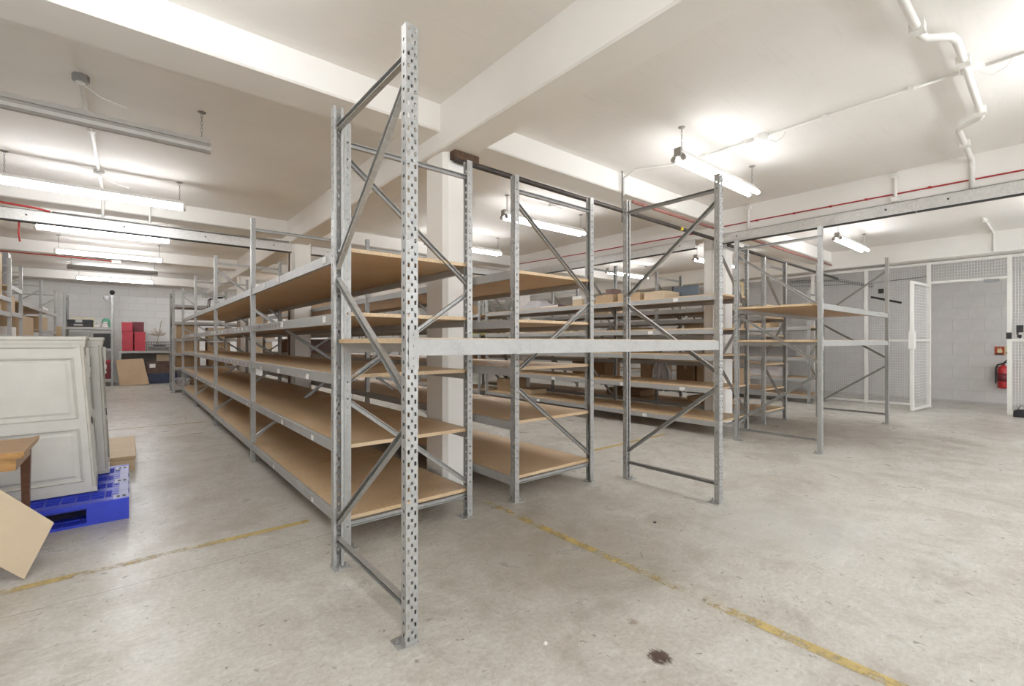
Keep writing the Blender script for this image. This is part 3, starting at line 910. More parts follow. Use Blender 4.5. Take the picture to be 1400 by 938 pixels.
run('ceiling_pipe', 'short white vertical pipe on the beam right of the large lamp', 'pipe', [(6.535, 1.235, HC - 0.01), (6.535, 1.235, 2.77)], 0.018, 'pvc', 8, saddles=[(6.535, 1.235, 3.07), (6.535, 1.235, 2.81)])
run('ceiling_pipe', 'white vertical pipe on the beam just above the open two-shelf rack', 'pipe', [(6.535, 2.81, HC - 0.01), (6.535, 2.81, 2.77)], 0.018, 'pvc', 8, saddles=[(6.535, 2.81, 3.07)])
run('ceiling_pipe', 'white pipe across the ceiling and beam above the cage doorway', 'pipe', [(9.9, 0.83, zc), (11.31, 0.83, zc), (11.335, 0.83, zc - 0.03), (11.335, 0.83, 2.78)], 0.016, 'pvc', 8, saddles=[(10.1, 0.83, zc)])
run('red_cable', 'thin red cable clipped along the beam above the long lintel', 'cable', [(6.545, -3.5, 2.86), (6.545, 0.3, 2.864), (6.545, 1.6, 2.874), (6.545, 3.15, 2.885)], 0.008, 'redcable', 6, saddles=[(6.545, y, 2.868 + 0.004 * y) for y in (0.05, 0.62, 0.95, 1.5, 1.85, 2.25, 2.7)])
run('red_cable', 'thin red cable on the beam behind the near cross beam, over the far shelving', 'cable', [(6.545, 3.58, 2.86), (6.545, 5.5, 2.89), (6.545, 7.7, 2.94)], 0.008, 'redcable', 6)
run('red_pipe', 'dull red pipe along the cross beam right of the rod', 'pipe', [(4.42, 3.18, 2.83), (6.14, 3.18, 2.825), (6.3, 3.18, 2.83), (6.5, 3.18, 2.86)], 0.018, 'redpaint', 8)
run('red_pipe', 'dull red pipe along the cross beam beyond the long lintel', 'pipe', [(6.9, 3.18, 2.84), (9.0, 3.18, 2.84), (11.3, 3.18, 2.84)], 0.018, 'redpaint', 8)
dp = run('dark_pipe', 'dark iron pipe hung under the cross beam from near column rightwards', 'pipe', [(2.02, 3.165, 2.70), (4.2, 3.165, 2.685), (6.34, 3.165, 2.67), (6.42, 3.165, 2.64), (6.44, 3.165, 2.5)], 0.024, 'darkpipe', 12)
m = MB().box(2.0, 3.13, 2.70, 2.24, 3.20, 2.765); m.v = [(a - 2.02, b - 3.165, c - 2.70) for a, b, c in m.v]
m.build('rusty_bracket', 'rust', dp)
m = MB().tube([(5.39 - 2.02, 0, -0.022), (5.44 - 2.02, 0, -0.0225)], 0.0265, 12); m.build('yellow_band', 'yellowband', dp)
run('dark_pipe', 'dark iron pipe continuing past the long lintel behind the open rack', 'pipe', [(6.6, 3.12, 2.62), (9.0, 3.12, 2.60), (11.45, 3.12, 2.57)], 0.024, 'darkpipe', 12)
run('hanger_rod', 'thin steel rod hanging from the ceiling at the cross beam', 'rod', [(4.20, 3.16, HC), (4.20, 3.16, 2.55)], 0.006, 'darkpipe', 6)
run('conduit', 'white conduit down the ceiling centre of the left aisle', 'conduit', [(-0.262, 4.55, zc), (-0.262, 5.0, zc), (-0.25, 5.35, zc), (-0.25, 6.74, zc)], 0.017, 'pvc', 8, lengths=[[(-0.25, 6.86, zc), (-0.25, 7.74, zc), (-0.25, 7.77, zc - 0.03), (-0.25, 7.77, 2.77)]], saddles=[(-0.25, 5.5, zc)])
run('conduit', 'second white conduit drop on the left cross beam near the lamp end', 'conduit', [(0.215, 7.77, 3.1), (0.215, 7.77, 2.77)], 0.013, 'pvc', 8, saddles=[(0.215, 7.77, 3.08)])
for lab_, y, x in (('grey junction box beside the unlit lamp on the left ceiling', 4.48, -0.262), ('pale junction box over the largest left aisle lamp', 6.80, -0.25)):
    j = thing('junction_box', lab_, 'junction box', (x, y, HC), 0, 'ceiling junction boxes')
    mt = 'grey' if y < 5 else 'pvc'
    MB().lathe([(0.048, 0.0), (0.048, -0.04), (0.042, -0.05), (0.0, -0.05)], 0, 0, 8).build('body', mt, j)
    MB().lathe([(0.03, -0.05), (0.03, -0.056), (0.0, -0.056)], 0, 0, 8).build('cover', 'white', j)
    MB().tube([(0.01, 0.03, -0.05), (0.1, 0.05, -0.10), (0.25, 0.06, -0.13)], 0.004, 5).build('flex', 'white', j)
run('red_cable', 'red cable along the top of the left aisle lintel', 'cable', [(-2.8, 7.72, 2.80), (-1.2, 7.72, 2.82), (-0.85, 7.72, 2.80), (-0.72, 7.72, 2.775)], 0.012, 'redcable', 6)
run('grey_conduit', 'grey conduit lying along the top of the left lintel', 'conduit', [(-0.70, 7.72, 2.775), (0.45, 7.72, 2.78), (1.94, 7.72, 2.785)], 0.01, 'brace', 6)
run('red_cable', 'red cable hanging under the left aisle lintel', 'cable', [(-0.98, 7.775, 2.70), (-0.98, 7.79, 2.64), (-0.985, 7.80, 2.5), (-0.975, 7.80, 2.4)], 0.009, 'redcable', 6)
run('red_cable', 'red cable along the third cross beam ending in a white box', 'cable', [(-2.8, 12.18, 2.87), (-0.9, 12.18, 2.86), (-0.25, 12.18, 2.845)], 0.01, 'redcable', 6)
o = MB().box(-0.26, 12.15, 2.81, -0.12, 12.2, 2.87).build('junction_box', 'pvc'); tag(o, 'small white box at the end of the far red cable', 'junction box', 'ceiling junction boxes')
run('dark_pipe', 'dark vertical pipe on the second column by the lintel end', 'pipe', [(1.90, 7.66, 2.62), (1.90, 7.66, 2.55), (1.90, 7.66, 0.0)], 0.012, 'rust', 6)
run('conduit', 'white conduit down the face of the second column', 'conduit', [(1.98, 7.665, 2.62), (1.98, 7.665, 0.6)], 0.008, 'pvc', 6)
run('conduit', 'vertical pipe on the left face of the right hand column', 'conduit', [(6.675, 3.38, 2.75), (6.675, 3.38, 0.0)], 0.012, 'pvc', 8)

# ------------------------------------------------------------------ left foreground furniture
# blue pallet: deck of ribs, nine blocks, three bottom runners
pal = thing('plastic_pallet', 'bright blue plastic pallet under the white cabinets', 'pallet', (-0.60, 4.76, 0))
PX, PY, PH = 0.602, 0.575, 0.145
fr = MB()
for y in (-PY, -PY + 0.28, -0.05, PY - 0.38, PY - 0.10):
    fr.box(-PX, y, 0.119, PX, y + 0.10, PH)
for x in (-PX, -0.05, PX - 0.10):
    fr.box(x + 0.004, -PY + 0.006, 0.120, x + 0.096, PY - 0.006, PH - 0.001)
fr.build('deck_frame', 'blue', pal)
rb = MB()
i = 0
x = -PX + 0.02
while x < PX - 0.02:
    rb.box(x, -PY + 0.01, 0.112, x + 0.006, PY - 0.01, PH + 0.002)
    x += 0.075
y = -PY + 0.02
while y < PY - 0.02:
    rb.box(-PX + 0.01, y, 0.112, PX - 0.01, y + 0.006, PH + 0.002)
    y += 0.07
rb.box(-PX + 0.01, -PY + 0.01, 0.108, PX - 0.01, PY - 0.01, 0.114)
tag(rb.build('deck_grid', 'blue', pal), kind='stuff')
for bx in (-PX, -0.11, PX - 0.22):
    for by in (-PY, -0.10, PY - 0.20):
        MB().cbox(bx, by, 0.018, bx + 0.22, by + 0.20, 0.1185, 0.002).build('block', 'blue', pal)
for by in (-PY, -0.10, PY - 0.20):
    r = MB().box(-PX, by, 0.0, PX, by + 0.20, 0.018)
    x = -PX + 0.05
    while x < PX: r.box(x, by + 0.004, 0.018, x + 0.006, by + 0.196, 0.026); x += 0.09
    r.box(-PX, by + 0.095, 0.018, PX, by + 0.102, 0.026)
    r.build('bottom_runner', 'blue', pal)
rim = MB()
for a, b in ((-PY + 0.10, -0.12), (0.02, PY - 0.22)):
    rim.box(PX - 0.055, a, PH - 0.01, PX - 0.004, b, PH + 0.008)
rim.box(PX - 0.085, -PY + 0.008, PH - 0.01, PX - 0.002, -PY + 0.10, PH + 0.008).box(PX - 0.085, -0.12, PH - 0.01, PX - 0.002, 0.02, PH + 0.008).box(PX - 0.085, PY - 0.22, PH - 0.01, PX - 0.002, PY - 0.10, PH + 0.008)
rim.build('scuffed_rim', 'paleblue', pal)
sl = MB()
for y in (-PY + 0.045, -0.055, PY - 0.165):
    sl.box(PX - 0.066, y - 0.022, PH + 0.006, PX - 0.05, y + 0.022, PH + 0.010).box(PX - 0.036, y - 0.022, PH + 0.006, PX - 0.018, y + 0.022, PH + 0.010)
sl.build('handle_slot', 'dark', pal)

def cabinet(label, x0, x1, y0, y1, z0, z1, tilt, hinge_y, lean=0.075):
    t = thing('cabinet', label, 'cabinet', (x1, y0, z0), tilt, 'cream panelled cabinets')
    w, d, h = x1 - x0, y1 - y0, z1 - z0
    MB().cbox(-w, 0.018, 0.0, -0.018, d, h - 0.05, 0.006).build('carcass', 'cabinet', t)
    # end panel facing the viewer: stiles, rails and two raised panels
    st = 0.055
    MB().box(-w, 0, 0.0, -w + st, 0.02, h - 0.05).build('stile', 'cabinet', t)
    MB().box(-st, 0, 0.0, -0.0, 0.02, h - 0.05).build('stile', 'cabinet', t)
    zr = h * 0.415
    for a, b in ((0.0, 0.075), (zr, zr + 0.065), (h - 0.05 - 0.095, h - 0.05)):
        MB().box(-w + st, 0.0, a, -st, 0.02, b).build('rail', 'cabinet', t)
    for a, b in ((0.075, zr), (zr + 0.065, h - 0.145)):
        p = MB()
        X0, X1 = -w + st, -st
        R_ = lambda k, y: [(X0 + k, y, a + k), (X1 - k, y, a + k), (X1 - k, y, b - k), (X0 + k, y, b - k)]
        rg = [R_(0.0, 0.019), R_(0.0, 0.004), R_(0.008, -0.003), R_(0.016, 0.004), R_(0.018, 0.016), R_(0.034, 0.016), R_(0.050, 0.007), R_(0.052, 0.007)]
        p.rings(rg, caps=False)
        k = 0.052
        p.quad(*R_(k, 0.007))
        p.build('panel', 'cabinet', t)
    # corner bead and fluted door side
    MB().tube([(-0.008, 0.006, 0.02), (-0.008, 0.006, h - 0.06)], 0.012, 8).build('corner_bead', 'cabinet_edge', t)
    dr = MB().box(-0.02, 0.04, 0.03, 0.004, d * 0.5 - 0.003, h - 0.07)
    d1 = dr.build('door', 'cabinet', t)
    d2 = MB().box(-0.02, d * 0.5 + 0.003, 0.03, 0.004, d - 0.03, h - 0.07).build('door', 'cabinet', t)
    for dd, a, b in ((d1, 0.04, d * 0.5 - 0.003), (d2, d * 0.5 + 0.003, d - 0.03)):
        for za, zb in ((0.08, h * 0.42), (h * 0.47, h - 0.13)):
            m = MB(); q = 0.03
            R_ = lambda k, x: [(x, a + q + k, za + k), (x, b - q - k, za + k), (x, b - q - k, zb - k), (x, a + q + k, zb - k)]
            m.rings([R_(0, 0.003), R_(0.006, 0.012), R_(0.014, 0.012), R_(0.02, 0.004), R_(0.03, 0.004), R_(0.045, 0.011)], caps=False)
            m.quad(*R_(0.045, 0.011))
            m.build('door_panel', 'cabinet', dd)
        MB().box(0.004, (b if dd == d1 else a) - 0.012, h * 0.40, 0.010, (b if dd == d1 else a) + 0.012, h * 0.54).build('keyhole_plate', 'dark', dd)
    for hy in (hinge_y,):
        m = MB().lathe([(0.004, h - 0.30), (0.011, h - 0.285), (0.004, h - 0.27), (0.012, h - 0.255), (0.012, h - 0.225), (0.005, h - 0.215), (0.010, h - 0.19), (0.014, h - 0.12), (0.016, h - 0.085), (0.006, h - 0.075)], 0.016, hy, 10)
        m.build('hinge_finial', 'cabinet', t, True)
    # cornice: stepped, with a swept corner
    prof = [(0.0, h - 0.085), (0.010, h - 0.075), (0.012, h - 0.06), (0.016, h - 0.045), (0.018, h - 0.03), (0.025, h - 0.02), (0.026, h - 0.004), (0.022, h)]
    rings = []
    for k, z in prof:
        ring = [(-w - k, -k, z)]
        ring += [(-0.06, -k, z), (-0.03, -k + 0.008, z), (-0.005, -k + 0.012, z), (k * 0.7, -k + 0.004, z), (k, -k + 0.02, z)]
        ring += [(k, d + k, z), (-w - k, d + k, z)]
        rings.append(ring)
    MB().rings(rings).build('cornice', 'cabinet', t)
    # plinth
    MB().box(-w - 0.006, -0.008, 0, 0.008, d + 0.004, 0.035).build('plinth', 'cabinet', t)
    # the old carcass has racked over a little to the left
    for o in [c for c in t.children] + [g_ for c in t.children for g_ in c.children]:
        for v_ in o.data.vertices:
            v_.co.x -= lean * v_.co.z
    return t
cabinet('front cream panelled cabinet standing on the blue pallet', -0.745, -0.182, 4.49, 4.95, 0.1545, 1.265, 0.03, 0.10, 0.065)
cabinet('second cream cabinet squeezed behind the front one on the blue pallet', -0.75, -0.128, 5.045, 5.30, 0.1545, 1.265, 0.02, 0.07, 0.045)

# wooden pallet with ply top beyond the cabinets
wp_ = thing('wooden_pallet', 'low wooden pallet with pale plywood top beyond the cabinets', 'pallet', (-0.50, 6.35, 0))
MB().cbox(-0.55, -0.62, 0.125, 0.555, 0.62, 0.14, 0.003).build('plywood_top', 'ply', wp_)
for y in (-0.60, -0.05, 0.50):
    MB().box(-0.55, y, 0.10, 0.55, y + 0.10, 0.125).build('deck_plank', 'ply', wp_)
for y in (-0.615, -0.05, 0.515):
    MB().box(-0.545, y, 0.0, 0.545, y + 0.10, 0.10).build('bearer', 'ply', wp_)

# side table and leaning card at the left edge
tb = thing('side_table', 'orange brown wooden side table at the left edge', 'table', (-0.44, 3.62, 0))
MB().cbox(-0.75, -0.01, 0.60, 0.0, 0.56, 0.625, 0.004).build('tabletop', 'pine', tb)
MB().box(-0.75, -0.012, 0.612, 0.004, 0.010, 0.632).box(-0.016, 0.010, 0.612, 0.004, 0.562, 0.632).build('top_edging', 'pine', tb)
MB().box(-0.72, 0.022, 0.53, -0.03, 0.04, 0.60).box(-0.048, 0.04, 0.53, -0.03, 0.52, 0.60).box(-0.72, 0.50, 0.53, -0.03, 0.52, 0.60).build('apron', 'pine', tb)
for x, y in ((-0.17, 0.035), (-0.05, 0.505), (-0.70, 0.035), (-0.70, 0.505)):
    m = MB()
    rg = [[(x + a * s_, y + b * s_, z) for a, b in ((-1, -1), (1, -1), (1, 1), (-1, 1))] for s_, z in ((0.016, 0.0), (0.018, 0.3), (0.022, 0.50), (0.022, 0.60))]
    m.rings(rg).build('leg', 'darkwood', tb)
MB().box(-0.36, -0.014, -0.009, 0.30, 0.014, 0.009).build('stretcher', 'darkwood', tb, loc=(-0.36, 0.10, 0.44), rot=(0, -0.55, 0))
def card_sheet(name, label, cat, pts, th, mat, creases=(), group=None):
    """folded or leaning sheet: pts = 3-D corners in order"""
    p0 = Vector(pts[0])
    t = thing(name, label, cat, tuple(p0), 0, group)
    P = [Vector(p) - p0 for p in pts]
    n = (P[1] - P[0]).cross(P[-1] - P[0]).normalized() * th
    MB().rings([[tuple(p) for p in P], [tuple(p + n) for p in P]]).build('sheet', mat, t)
    return t, P, n
cs, P, n = card_sheet('cardboard_sheet', 'sheet of pale cardboard propped on its corner against the side table', 'cardboard', [(-0.415, 3.44, 0.002), (-0.312, 3.52, 0.245), (-0.80, 3.585, 0.76), (-0.905, 3.50, 0.50)], 0.005, 'card_pale')

# ------------------------------------------------------------------ end of the left aisle
def carton(label, x, y, z, w, d, h, mat='card', rot=0.0, group='cartons on the shelves', cat='cardboard box', tape=True, open_=False, lid=None, name='cardboard_box'):
    t = thing(name, label, cat, (x, y, z), rot, group)
    a, b = w / 2, d / 2
    if open_:
        m = MB(); th = 0.006
        m.box(-a, -b, 0, a, b, th).box(-a, -b, th, -a + th, b, h).box(a - th, -b, th, a, b, h).box(-a, -b, th, a, -b + th, h).box(-a, b - th, th, a, b, h)
        m.build('body', mat, t)
    else:
        MB().cbox(-a, -b, 0, a, b, h, 0.004).build('body', mat, t)
    if tape:
        MB().box(-a - 0.0015, -0.024, h - 0.001, a * 0.98, 0.024, h + 0.0015).box(-a - 0.0015, -0.024, h * 0.78, -a + 0.001, 0.024, h + 0.001).build('tape', 'tape', t)
    if lid:
        MB().cbox(-a - 0.006, -b - 0.006, h - 0.05, a + 0.006, b + 0.006, h + 0.006, 0.003).build('lid', lid, t)
    return t
# bench with red boxes
bench = thing('workbench', 'long grey steel bench by the end wall carrying red boxes', 'bench', (0.56, 17.75, 0))
MB().box(-0.78, -0.30, 0.965, 1.15, 0.62, 0.985).build('benchtop', 'board', bench)
MB().box(-0.78, -0.325, 0.92, 1.15, -0.295, 0.985).build('front_rail', 'beamsteel', bench)
for x in (-0.75, 1.10):
    for y in (-0.30, 0.57):
        MB().box(x - 0.025, y, 0, x + 0.025, y + 0.045, 0.965).build('leg', 'galv', bench)
MB().box(-0.75, 0.58, 0.08, 1.10, 0.60, 0.92).build('back_panel', 'grey', bench)
zb = 0.987
for lab_, x, z, mt in (('red box at the bottom left of the stack on the bench', -0.025, zb, 'red'), ('red box in the middle of the left hand stack on the bench', -0.025, zb + 0.281, 'red'), ('red box on top of the left hand stack on the bench', -0.035, zb + 0.562, 'red'), ('red box at the bottom right of the stack on the bench', 0.255, zb, 'red'), ('red box second up in the right hand stack on the bench', 0.255, zb + 0.281, 'red')):
    carton(lab_, x, 17.64, z, 0.245, 0.34, 0.270, mt, 0, 'red boxes on the bench', 'box', False, False, mt, 'red_box')
carton('dark red plinth box hidden behind the right hand red stack', 0.22, 18.0, zb, 0.27, 0.2, 0.575, 'darkred', 0, 'red boxes on the bench', 'box', False, False, None, 'red_box')
carton('dark red slatted box behind, top right of the red stack', 0.22, 18.0, zb + 0.58, 0.27, 0.2, 0.28, 'darkred', 0, 'red boxes on the bench', 'box', False, False, 'darkred', 'red_box')
wf = thing('wire_basket', 'jumble of metal baskets on the bench right of the red boxes', 'wire basket', (0.76, 17.72, zb + 0.018))
m = MB()
for z in (0.0, 0.08, 0.17, 0.25):
    m.tube([(-0.35, -0.2, z), (0.42, -0.2, z), (0.42, 0.25, z), (-0.35, 0.25, z), (-0.35, -0.2, z)], 0.012, 5)
for q in range(14):
    x = -0.35 + q * 0.77 / 13
    m.tube([(x, -0.2, 0), (x, -0.2, 0.25)], 0.008, 4)
    m.tube([(x, 0.25, 0), (x, 0.25, 0.25)], 0.008, 4)
m.build('wires', 'chain', wf)
MB().box(-0.3, -0.15, 0.02, 0.35, 0.2, 0.11).build('grey_tray', 'grey', wf)
MB().box(-0.2, -0.16, 0.115, 0.1, 0.1, 0.17).build('purple_folder', 'purple', wf)
tw = thing('twig_ornament', 'pale spiky twig ornament standing on the bench', 'ornament', (0.68, 18.12, zb))
m = MB().tube([(0, 0, 0), (0.02, 0, 0.35), (0.11, 0, 0.93)], 0.012, 5)
for q in range(26):
    a, e = rnd.uniform(0, 2 * math.pi), rnd.uniform(0.15, 1.2)
    L_ = rnd.uniform(0.16, 0.27)
    m.tube([(0.02, 0, 0.45), (0.02 + L_ * math.cos(a) * math.cos(e), 0.5 * L_ * math.sin(a), 0.45 + L_ * math.sin(e))], 0.009, 4)
m.build('branches', 'twig', tw)
MB().lathe([(0.06, 0), (0.06, 0.015), (0.02, 0.03)], 0, 0, 10).build('foot', 'twig', tw)
# things below the bench
ft_, P, n = card_sheet('flattened_box', 'large brown flattened carton leaning against the bench', 'cardboard', [(-0.195, 17.15, 0.002), (0.465, 17.15, 0.02), (0.325, 17.40, 0.76), (-0.285, 17.40, 0.735)], 0.012, 'card', group=None)
m = MB()
q0, q1 = P[0].lerp(P[3], 0.60), P[1].lerp(P[2], 0.62)
m.tube([q0 - n * 0.3, q1 - n * 0.3], 0.006, 5).build('fold_crease', 'card_dark', ft_)
carton('large dark brown suitcase under the bench', 0.78, 17.78, 0.31, 0.74, 0.40, 0.36, 'suitcase', 0, None, 'suitcase', False, name='suitcase')
sc_ = bpy.data.objects['suitcase']
MB().box(-0.30, -0.206, 0.17, -0.16, -0.2, 0.28).build('paper_tag', 'label', sc_)
MB().tube([(-0.08, -0.2, 0.30), (-0.06, -0.235, 0.31), (0.06, -0.235, 0.31), (0.08, -0.2, 0.30)], 0.01, 6).build('handle', 'black', sc_)
MB().box(-0.372, -0.204, 0.175, 0.372, 0.204, 0.18).build('seam', 'black', sc_)
carton('dark navy crate on the floor under the brown suitcase', 0.79, 17.78, 0.0, 0.74, 0.42, 0.305, 'navy', 0, None, 'crate', False, name='crate')
carton('small tan carton on top of the brown suitcase under the bench', 0.80, 17.78, 0.675, 0.30, 0.30, 0.20, 'card_pale', 0, 'cartons at the end of the aisle')
# rack N contents
tbx = thing('toolbox', 'black toolbox with silver plates on the narrow rack', 'toolbox', (-1.03, 17.60, 1.668))
MB().cbox(-0.25, -0.16, 0, 0.25, 0.16, 0.12, 0.012).build('body', 'black', tbx)
MB().cbox(-0.26, -0.17, 0.125, 0.26, 0.17, 0.20, 0.02).build('lid', 'black', tbx)
MB().box(-0.10, -0.176, 0.12, 0.04, -0.160, 0.195).box(-0.13, -0.17, 0.03, 0.05, -0.158, 0.075).build('latch_plate', 'brace', tbx)
fp = thing('framed_board', 'cream framed board standing behind the black toolbox', 'board', (-1.0, 17.90, 1.668))
MB().box(-0.24, -0.012, 0, 0.24, 0.012, 0.27).build('frame_panel', 'signcream', fp)
MB().box(-0.21, -0.016, 0.03, 0.21, -0.012, 0.24).build('inset', 'paper', fp)
for lab_, x, y, z, w, h, mt, r in (('flat white folded papers right of the toolbox', -0.675, 17.50, 1.668, 0.14, 0.07, 'paper', 0.0), ('lowest pinkish book under the green hat', -0.52, 17.50, 1.668, 0.145, 0.055, 'paper', 0.05), ('dark brown book in the middle of the pile under the green hat', -0.52, 17.50, 1.7245, 0.14, 0.05, 'brownbook', -0.06), ('small dark book on top of the pile beside the green hat', -0.52, 17.50, 1.7755, 0.10, 0.05, 'purple', 0.1)):
    t = thing('book', lab_, 'book', (x, y, z), r, 'papers and books on the narrow rack')
    MB().box(-w / 2, -0.13, 0, w / 2, 0.13, 0.006).box(-w / 2, -0.13, h - 0.006, w / 2, 0.13, h).box(-w / 2, 0.124, 0.006, w / 2, 0.13, h - 0.006).build('cover', mt, t)
    MB().box(-w / 2 + 0.005, -0.126, 0.006, w / 2 - 0.005, 0.124, h - 0.006).build('pages', 'paper', t)
gh = thing('green_hat', 'mint green domed hat on the pile of books', 'hat', (-0.505, 17.83, 1.668))
MB().lathe([(0.11, 0.0), (0.11, 0.02), (0.10, 0.03), (0.10, 0.16), (0.085, 0.22), (0.05, 0.26), (0.005, 0.275)], 0, 0, 18).build('dome', 'green', gh, True)
bt = thing('bottle', 'slim pale bottle standing near the books on the narrow rack', 'bottle', (-0.70, 17.80, 1.668))
MB().lathe([(0.03, 0), (0.03, 0.13), (0.012, 0.17), (0.012, 0.22)], 0, 0, 10).build('body', 'paper', bt, True)
MB().lathe([(0.014, 0.22), (0.014, 0.245)], 0, 0, 8).build('cap', 'white', bt)
carton('black box on the middle shelf of the narrow rack', -0.58, 17.62, 1.068, 0.36, 0.4, 0.42, 'black', 0, None, 'box', False, name='storage_box')
carton('pale sacks box beside the black box on the narrow rack', -1.0, 17.62, 1.068, 0.4, 0.4, 0.3, 'paper', 0, None, 'box', False, name='storage_box')
carton('tall dark red box on the bottom shelf of the narrow rack', -0.56, 17.62, 0.206, 0.32, 0.38, 0.52, 'darkred', 0, None, 'box', False, lid='red', name='storage_box')
gl = thing('globe', 'dark ball on a stalk on top of the narrow rack post', 'ball', (-0.36, 17.37, 2.587))
MB().lathe([(0.0, 0.0), (0.035, 0.01), (0.058, 0.05), (0.06, 0.07), (0.05, 0.105), (0.02, 0.13), (0.0, 0.132)], 0, 0, 14).build('ball', 'black', gl, True)
gl = thing('globe', 'pale ball hooked beside the top of the narrow rack post', 'ball', (-0.475, 17.27, 2.40))
MB().lathe([(0.0, 0.0), (0.05, 0.02), (0.08, 0.07), (0.075, 0.12), (0.04, 0.155), (0.0, 0.165)], 0, 0, 14).build('ball', 'cloth', gl, True)
MB().tube([(0, 0, 0.16), (0.02, 0.03, 0.19), (0.07, 0.045, 0.16)], 0.006, 5).build('hook', 'chain', gl)

# cartons on the cross run M (y 13.95 front)
mz = [0.16, 0.62, 0.97, 1.33, 1.74, 2.16]
mi = [
    ('tan carton on the upper shelf of the cross run next to the post', 1.13, 1.33, 0.44, 0.34, 'card'),
    ('square tan carton on the middle shelf of the cross run', 1.15, 0.97, 0.46, 0.30, 'card'),
    ('brown carton on the second shelf of the cross run', 1.15, 0.62, 0.48, 0.29, 'card_dark'),
    ('open brown carton on the bottom shelf of the cross run', 1.42, 0.16, 0.40, 0.36, 'card_dark'),
    ('wide pale carton further along the upper shelf of the cross run', 1.85, 1.33, 0.60, 0.28, 'card_pale'),
    ('tan carton in the centre of the middle shelf of the cross run', 1.80, 0.97, 0.5, 0.27, 'card'),
    ('dark carton in the centre of the second shelf of the cross run', 1.85, 0.62, 0.55, 0.26, 'card_dark'),
    ('tan carton near the second post on the upper shelf of the cross run', 2.85, 1.33, 0.55, 0.33, 'card'),
    ('pale carton near the second post on the middle shelf of the cross run', 2.75, 0.97, 0.6, 0.28, 'card_pale'),
    ('brown carton near the second post on the fifth shelf of the cross run', 2.65, 1.74, 0.6, 0.30, 'card'),
]
for lab_, x, z, w, h, mt in mi:
    carton(lab_, x, 14.32, z + 0.006, w, 0.5, h, mt, 0, 'cartons on the cross run')
o = thing('wire_coil', 'tangle of grey wire on the bottom shelf of the cross run', 'wire coil', (1.0, 14.1, 0.166))
m = MB()
for q in range(5):
    m.tube([(0.08 * math.cos(a) * (1 + 0.1 * q), 0.05 * math.sin(a), 0.10 + 0.09 * math.sin(a * 1 + q) + 0.0) for a in [2 * math.pi * j / 12 for j in range(13)]], 0.01, 5)
m.build('wire', 'cloth', o)

# K rack contents, front plane x = -1.37
def kbox(label, y, z, w, d, h, mat, x=-1.68, cat='cardboard box', name='cardboard_box', tape=True):
    return carton(label, x, y, z + 0.006, d, w, h, mat, 0, 'loads on the left racking', cat, tape, name=name)
kbox('tall tan carton on the top shelf at the left edge', 9.75, 1.90, 0.55, 0.45, 0.36, 'card', x=-1.66)
kbox('flat tan carton stacked on the tall one at the left edge', 9.75, 2.262, 0.58, 0.45, 0.27, 'card_pale', x=-1.66)
kbox('tan carton on the fourth shelf of the left racking', 9.6, 1.68, 0.7, 0.5, 0.13, 'card')
pn = thing('white_board', 'tall white board standing on the short bay of the left racking', 'board', (-1.47, 10.62, 2.106))
MB().cbox(-0.03, -0.12, 0, 0.03, 0.12, 0.52, 0.004).build('board', 'white', pn)
MB().box(-0.034, -0.126, 0, 0.034, -0.118, 0.52).build('edge_strip', 'grey', pn)
kbox('tan carton behind the white board on the left racking', 10.95, 2.10, 0.32, 0.4, 0.26, 'card_pale', x=-1.72)
kbox('brown carton in the short bay, fourth shelf of the left racking', 10.75, 1.70, 0.5, 0.5, 0.27, 'card')
kbox('pale stacked papers in the short bay of the left racking', 10.7, 1.32, 0.5, 0.5, 0.15, 'paper', x=-1.66, cat='paper stack', name='paper_stack', tape=False)
kbox('wide tan carton on the third shelf beyond the short bay', 12.3, 1.36, 1.5, 0.55, 0.34, 'card', x=-1.72)
kbox('flat pale boards on the top shelf beyond the short bay', 12.2, 1.92, 0.9, 0.5, 0.03, 'card_pale')
kbox('tan carton in the far bay of the left racking', 14.4, 1.5, 1.0, 0.5, 0.28, 'card')
kbox('white folded sheets on the top shelf of the far bay at left', 14.6, 1.93, 0.8, 0.5, 0.07, 'paper', cat='paper stack', name='paper_stack', tape=False)
wb = thing('white_bundle', 'white wrapped bundle on the shelf just above the cabinet top at left', 'bundle', (-1.60, 9.55, 1.344))
m = MB().rings([[(0.16 * k * math.cos(2 * math.pi * j / 14), q, 0.045 + 0.045 * k * math.sin(2 * math.pi * j / 14)) for j in range(14)] for q, k in ((-0.5, 0.5), (-0.46, 0.95), (-0.1, 1.0), (0.2, 0.92), (0.46, 0.95), (0.5, 0.5))])
m.build('wrapping', 'cloth', wb, True)
pl = thing('plank', 'pale wooden plank leaning at the end of the left racking', 'plank', (-1.30, 15.62, 0))
MB().box(-0.05, -0.012, 0, 0.05, 0.012, 1.62).build('timber', 'ply', pl, rot=(0.02, 0, 0))

# ------------------------------------------------------------------ loads on the right hand runs
gtop = 1.85 + 0.019
def g(label, x, y, z, w, d, h, mat, cat='cardboard box', name='cardboard_box', tape=True, lid=None, rot=0, group='loads on the wide run'):
    return carton(label, x, y, z, w, d, h, mat, rot, group, cat, tape, False, lid, name)
g('tan carton on top of the wide run, first left of the right column', 6.22, 3.95, gtop, 0.42, 0.34, 0.12, 'card_pale')
g('long tan carton on top of the wide run behind the foreground brace', 6.22, 4.40, gtop, 0.42, 0.42, 0.135, 'card')
g('small red brown box stacked on the tan carton, top of the wide run', 6.22, 4.86, gtop + 0.142, 0.22, 0.16, 0.10, 'brownbook', 'box', 'storage_box', False)
g('low tan carton on top of the wide run under the red brown box', 6.22, 4.88, gtop, 0.42, 0.34, 0.14, 'card')
g('tan carton with white lid on the far half of the wide run', 6.22, 5.48, gtop, 0.40, 0.22, 0.16, 'card_pale', tape=False, lid='white')
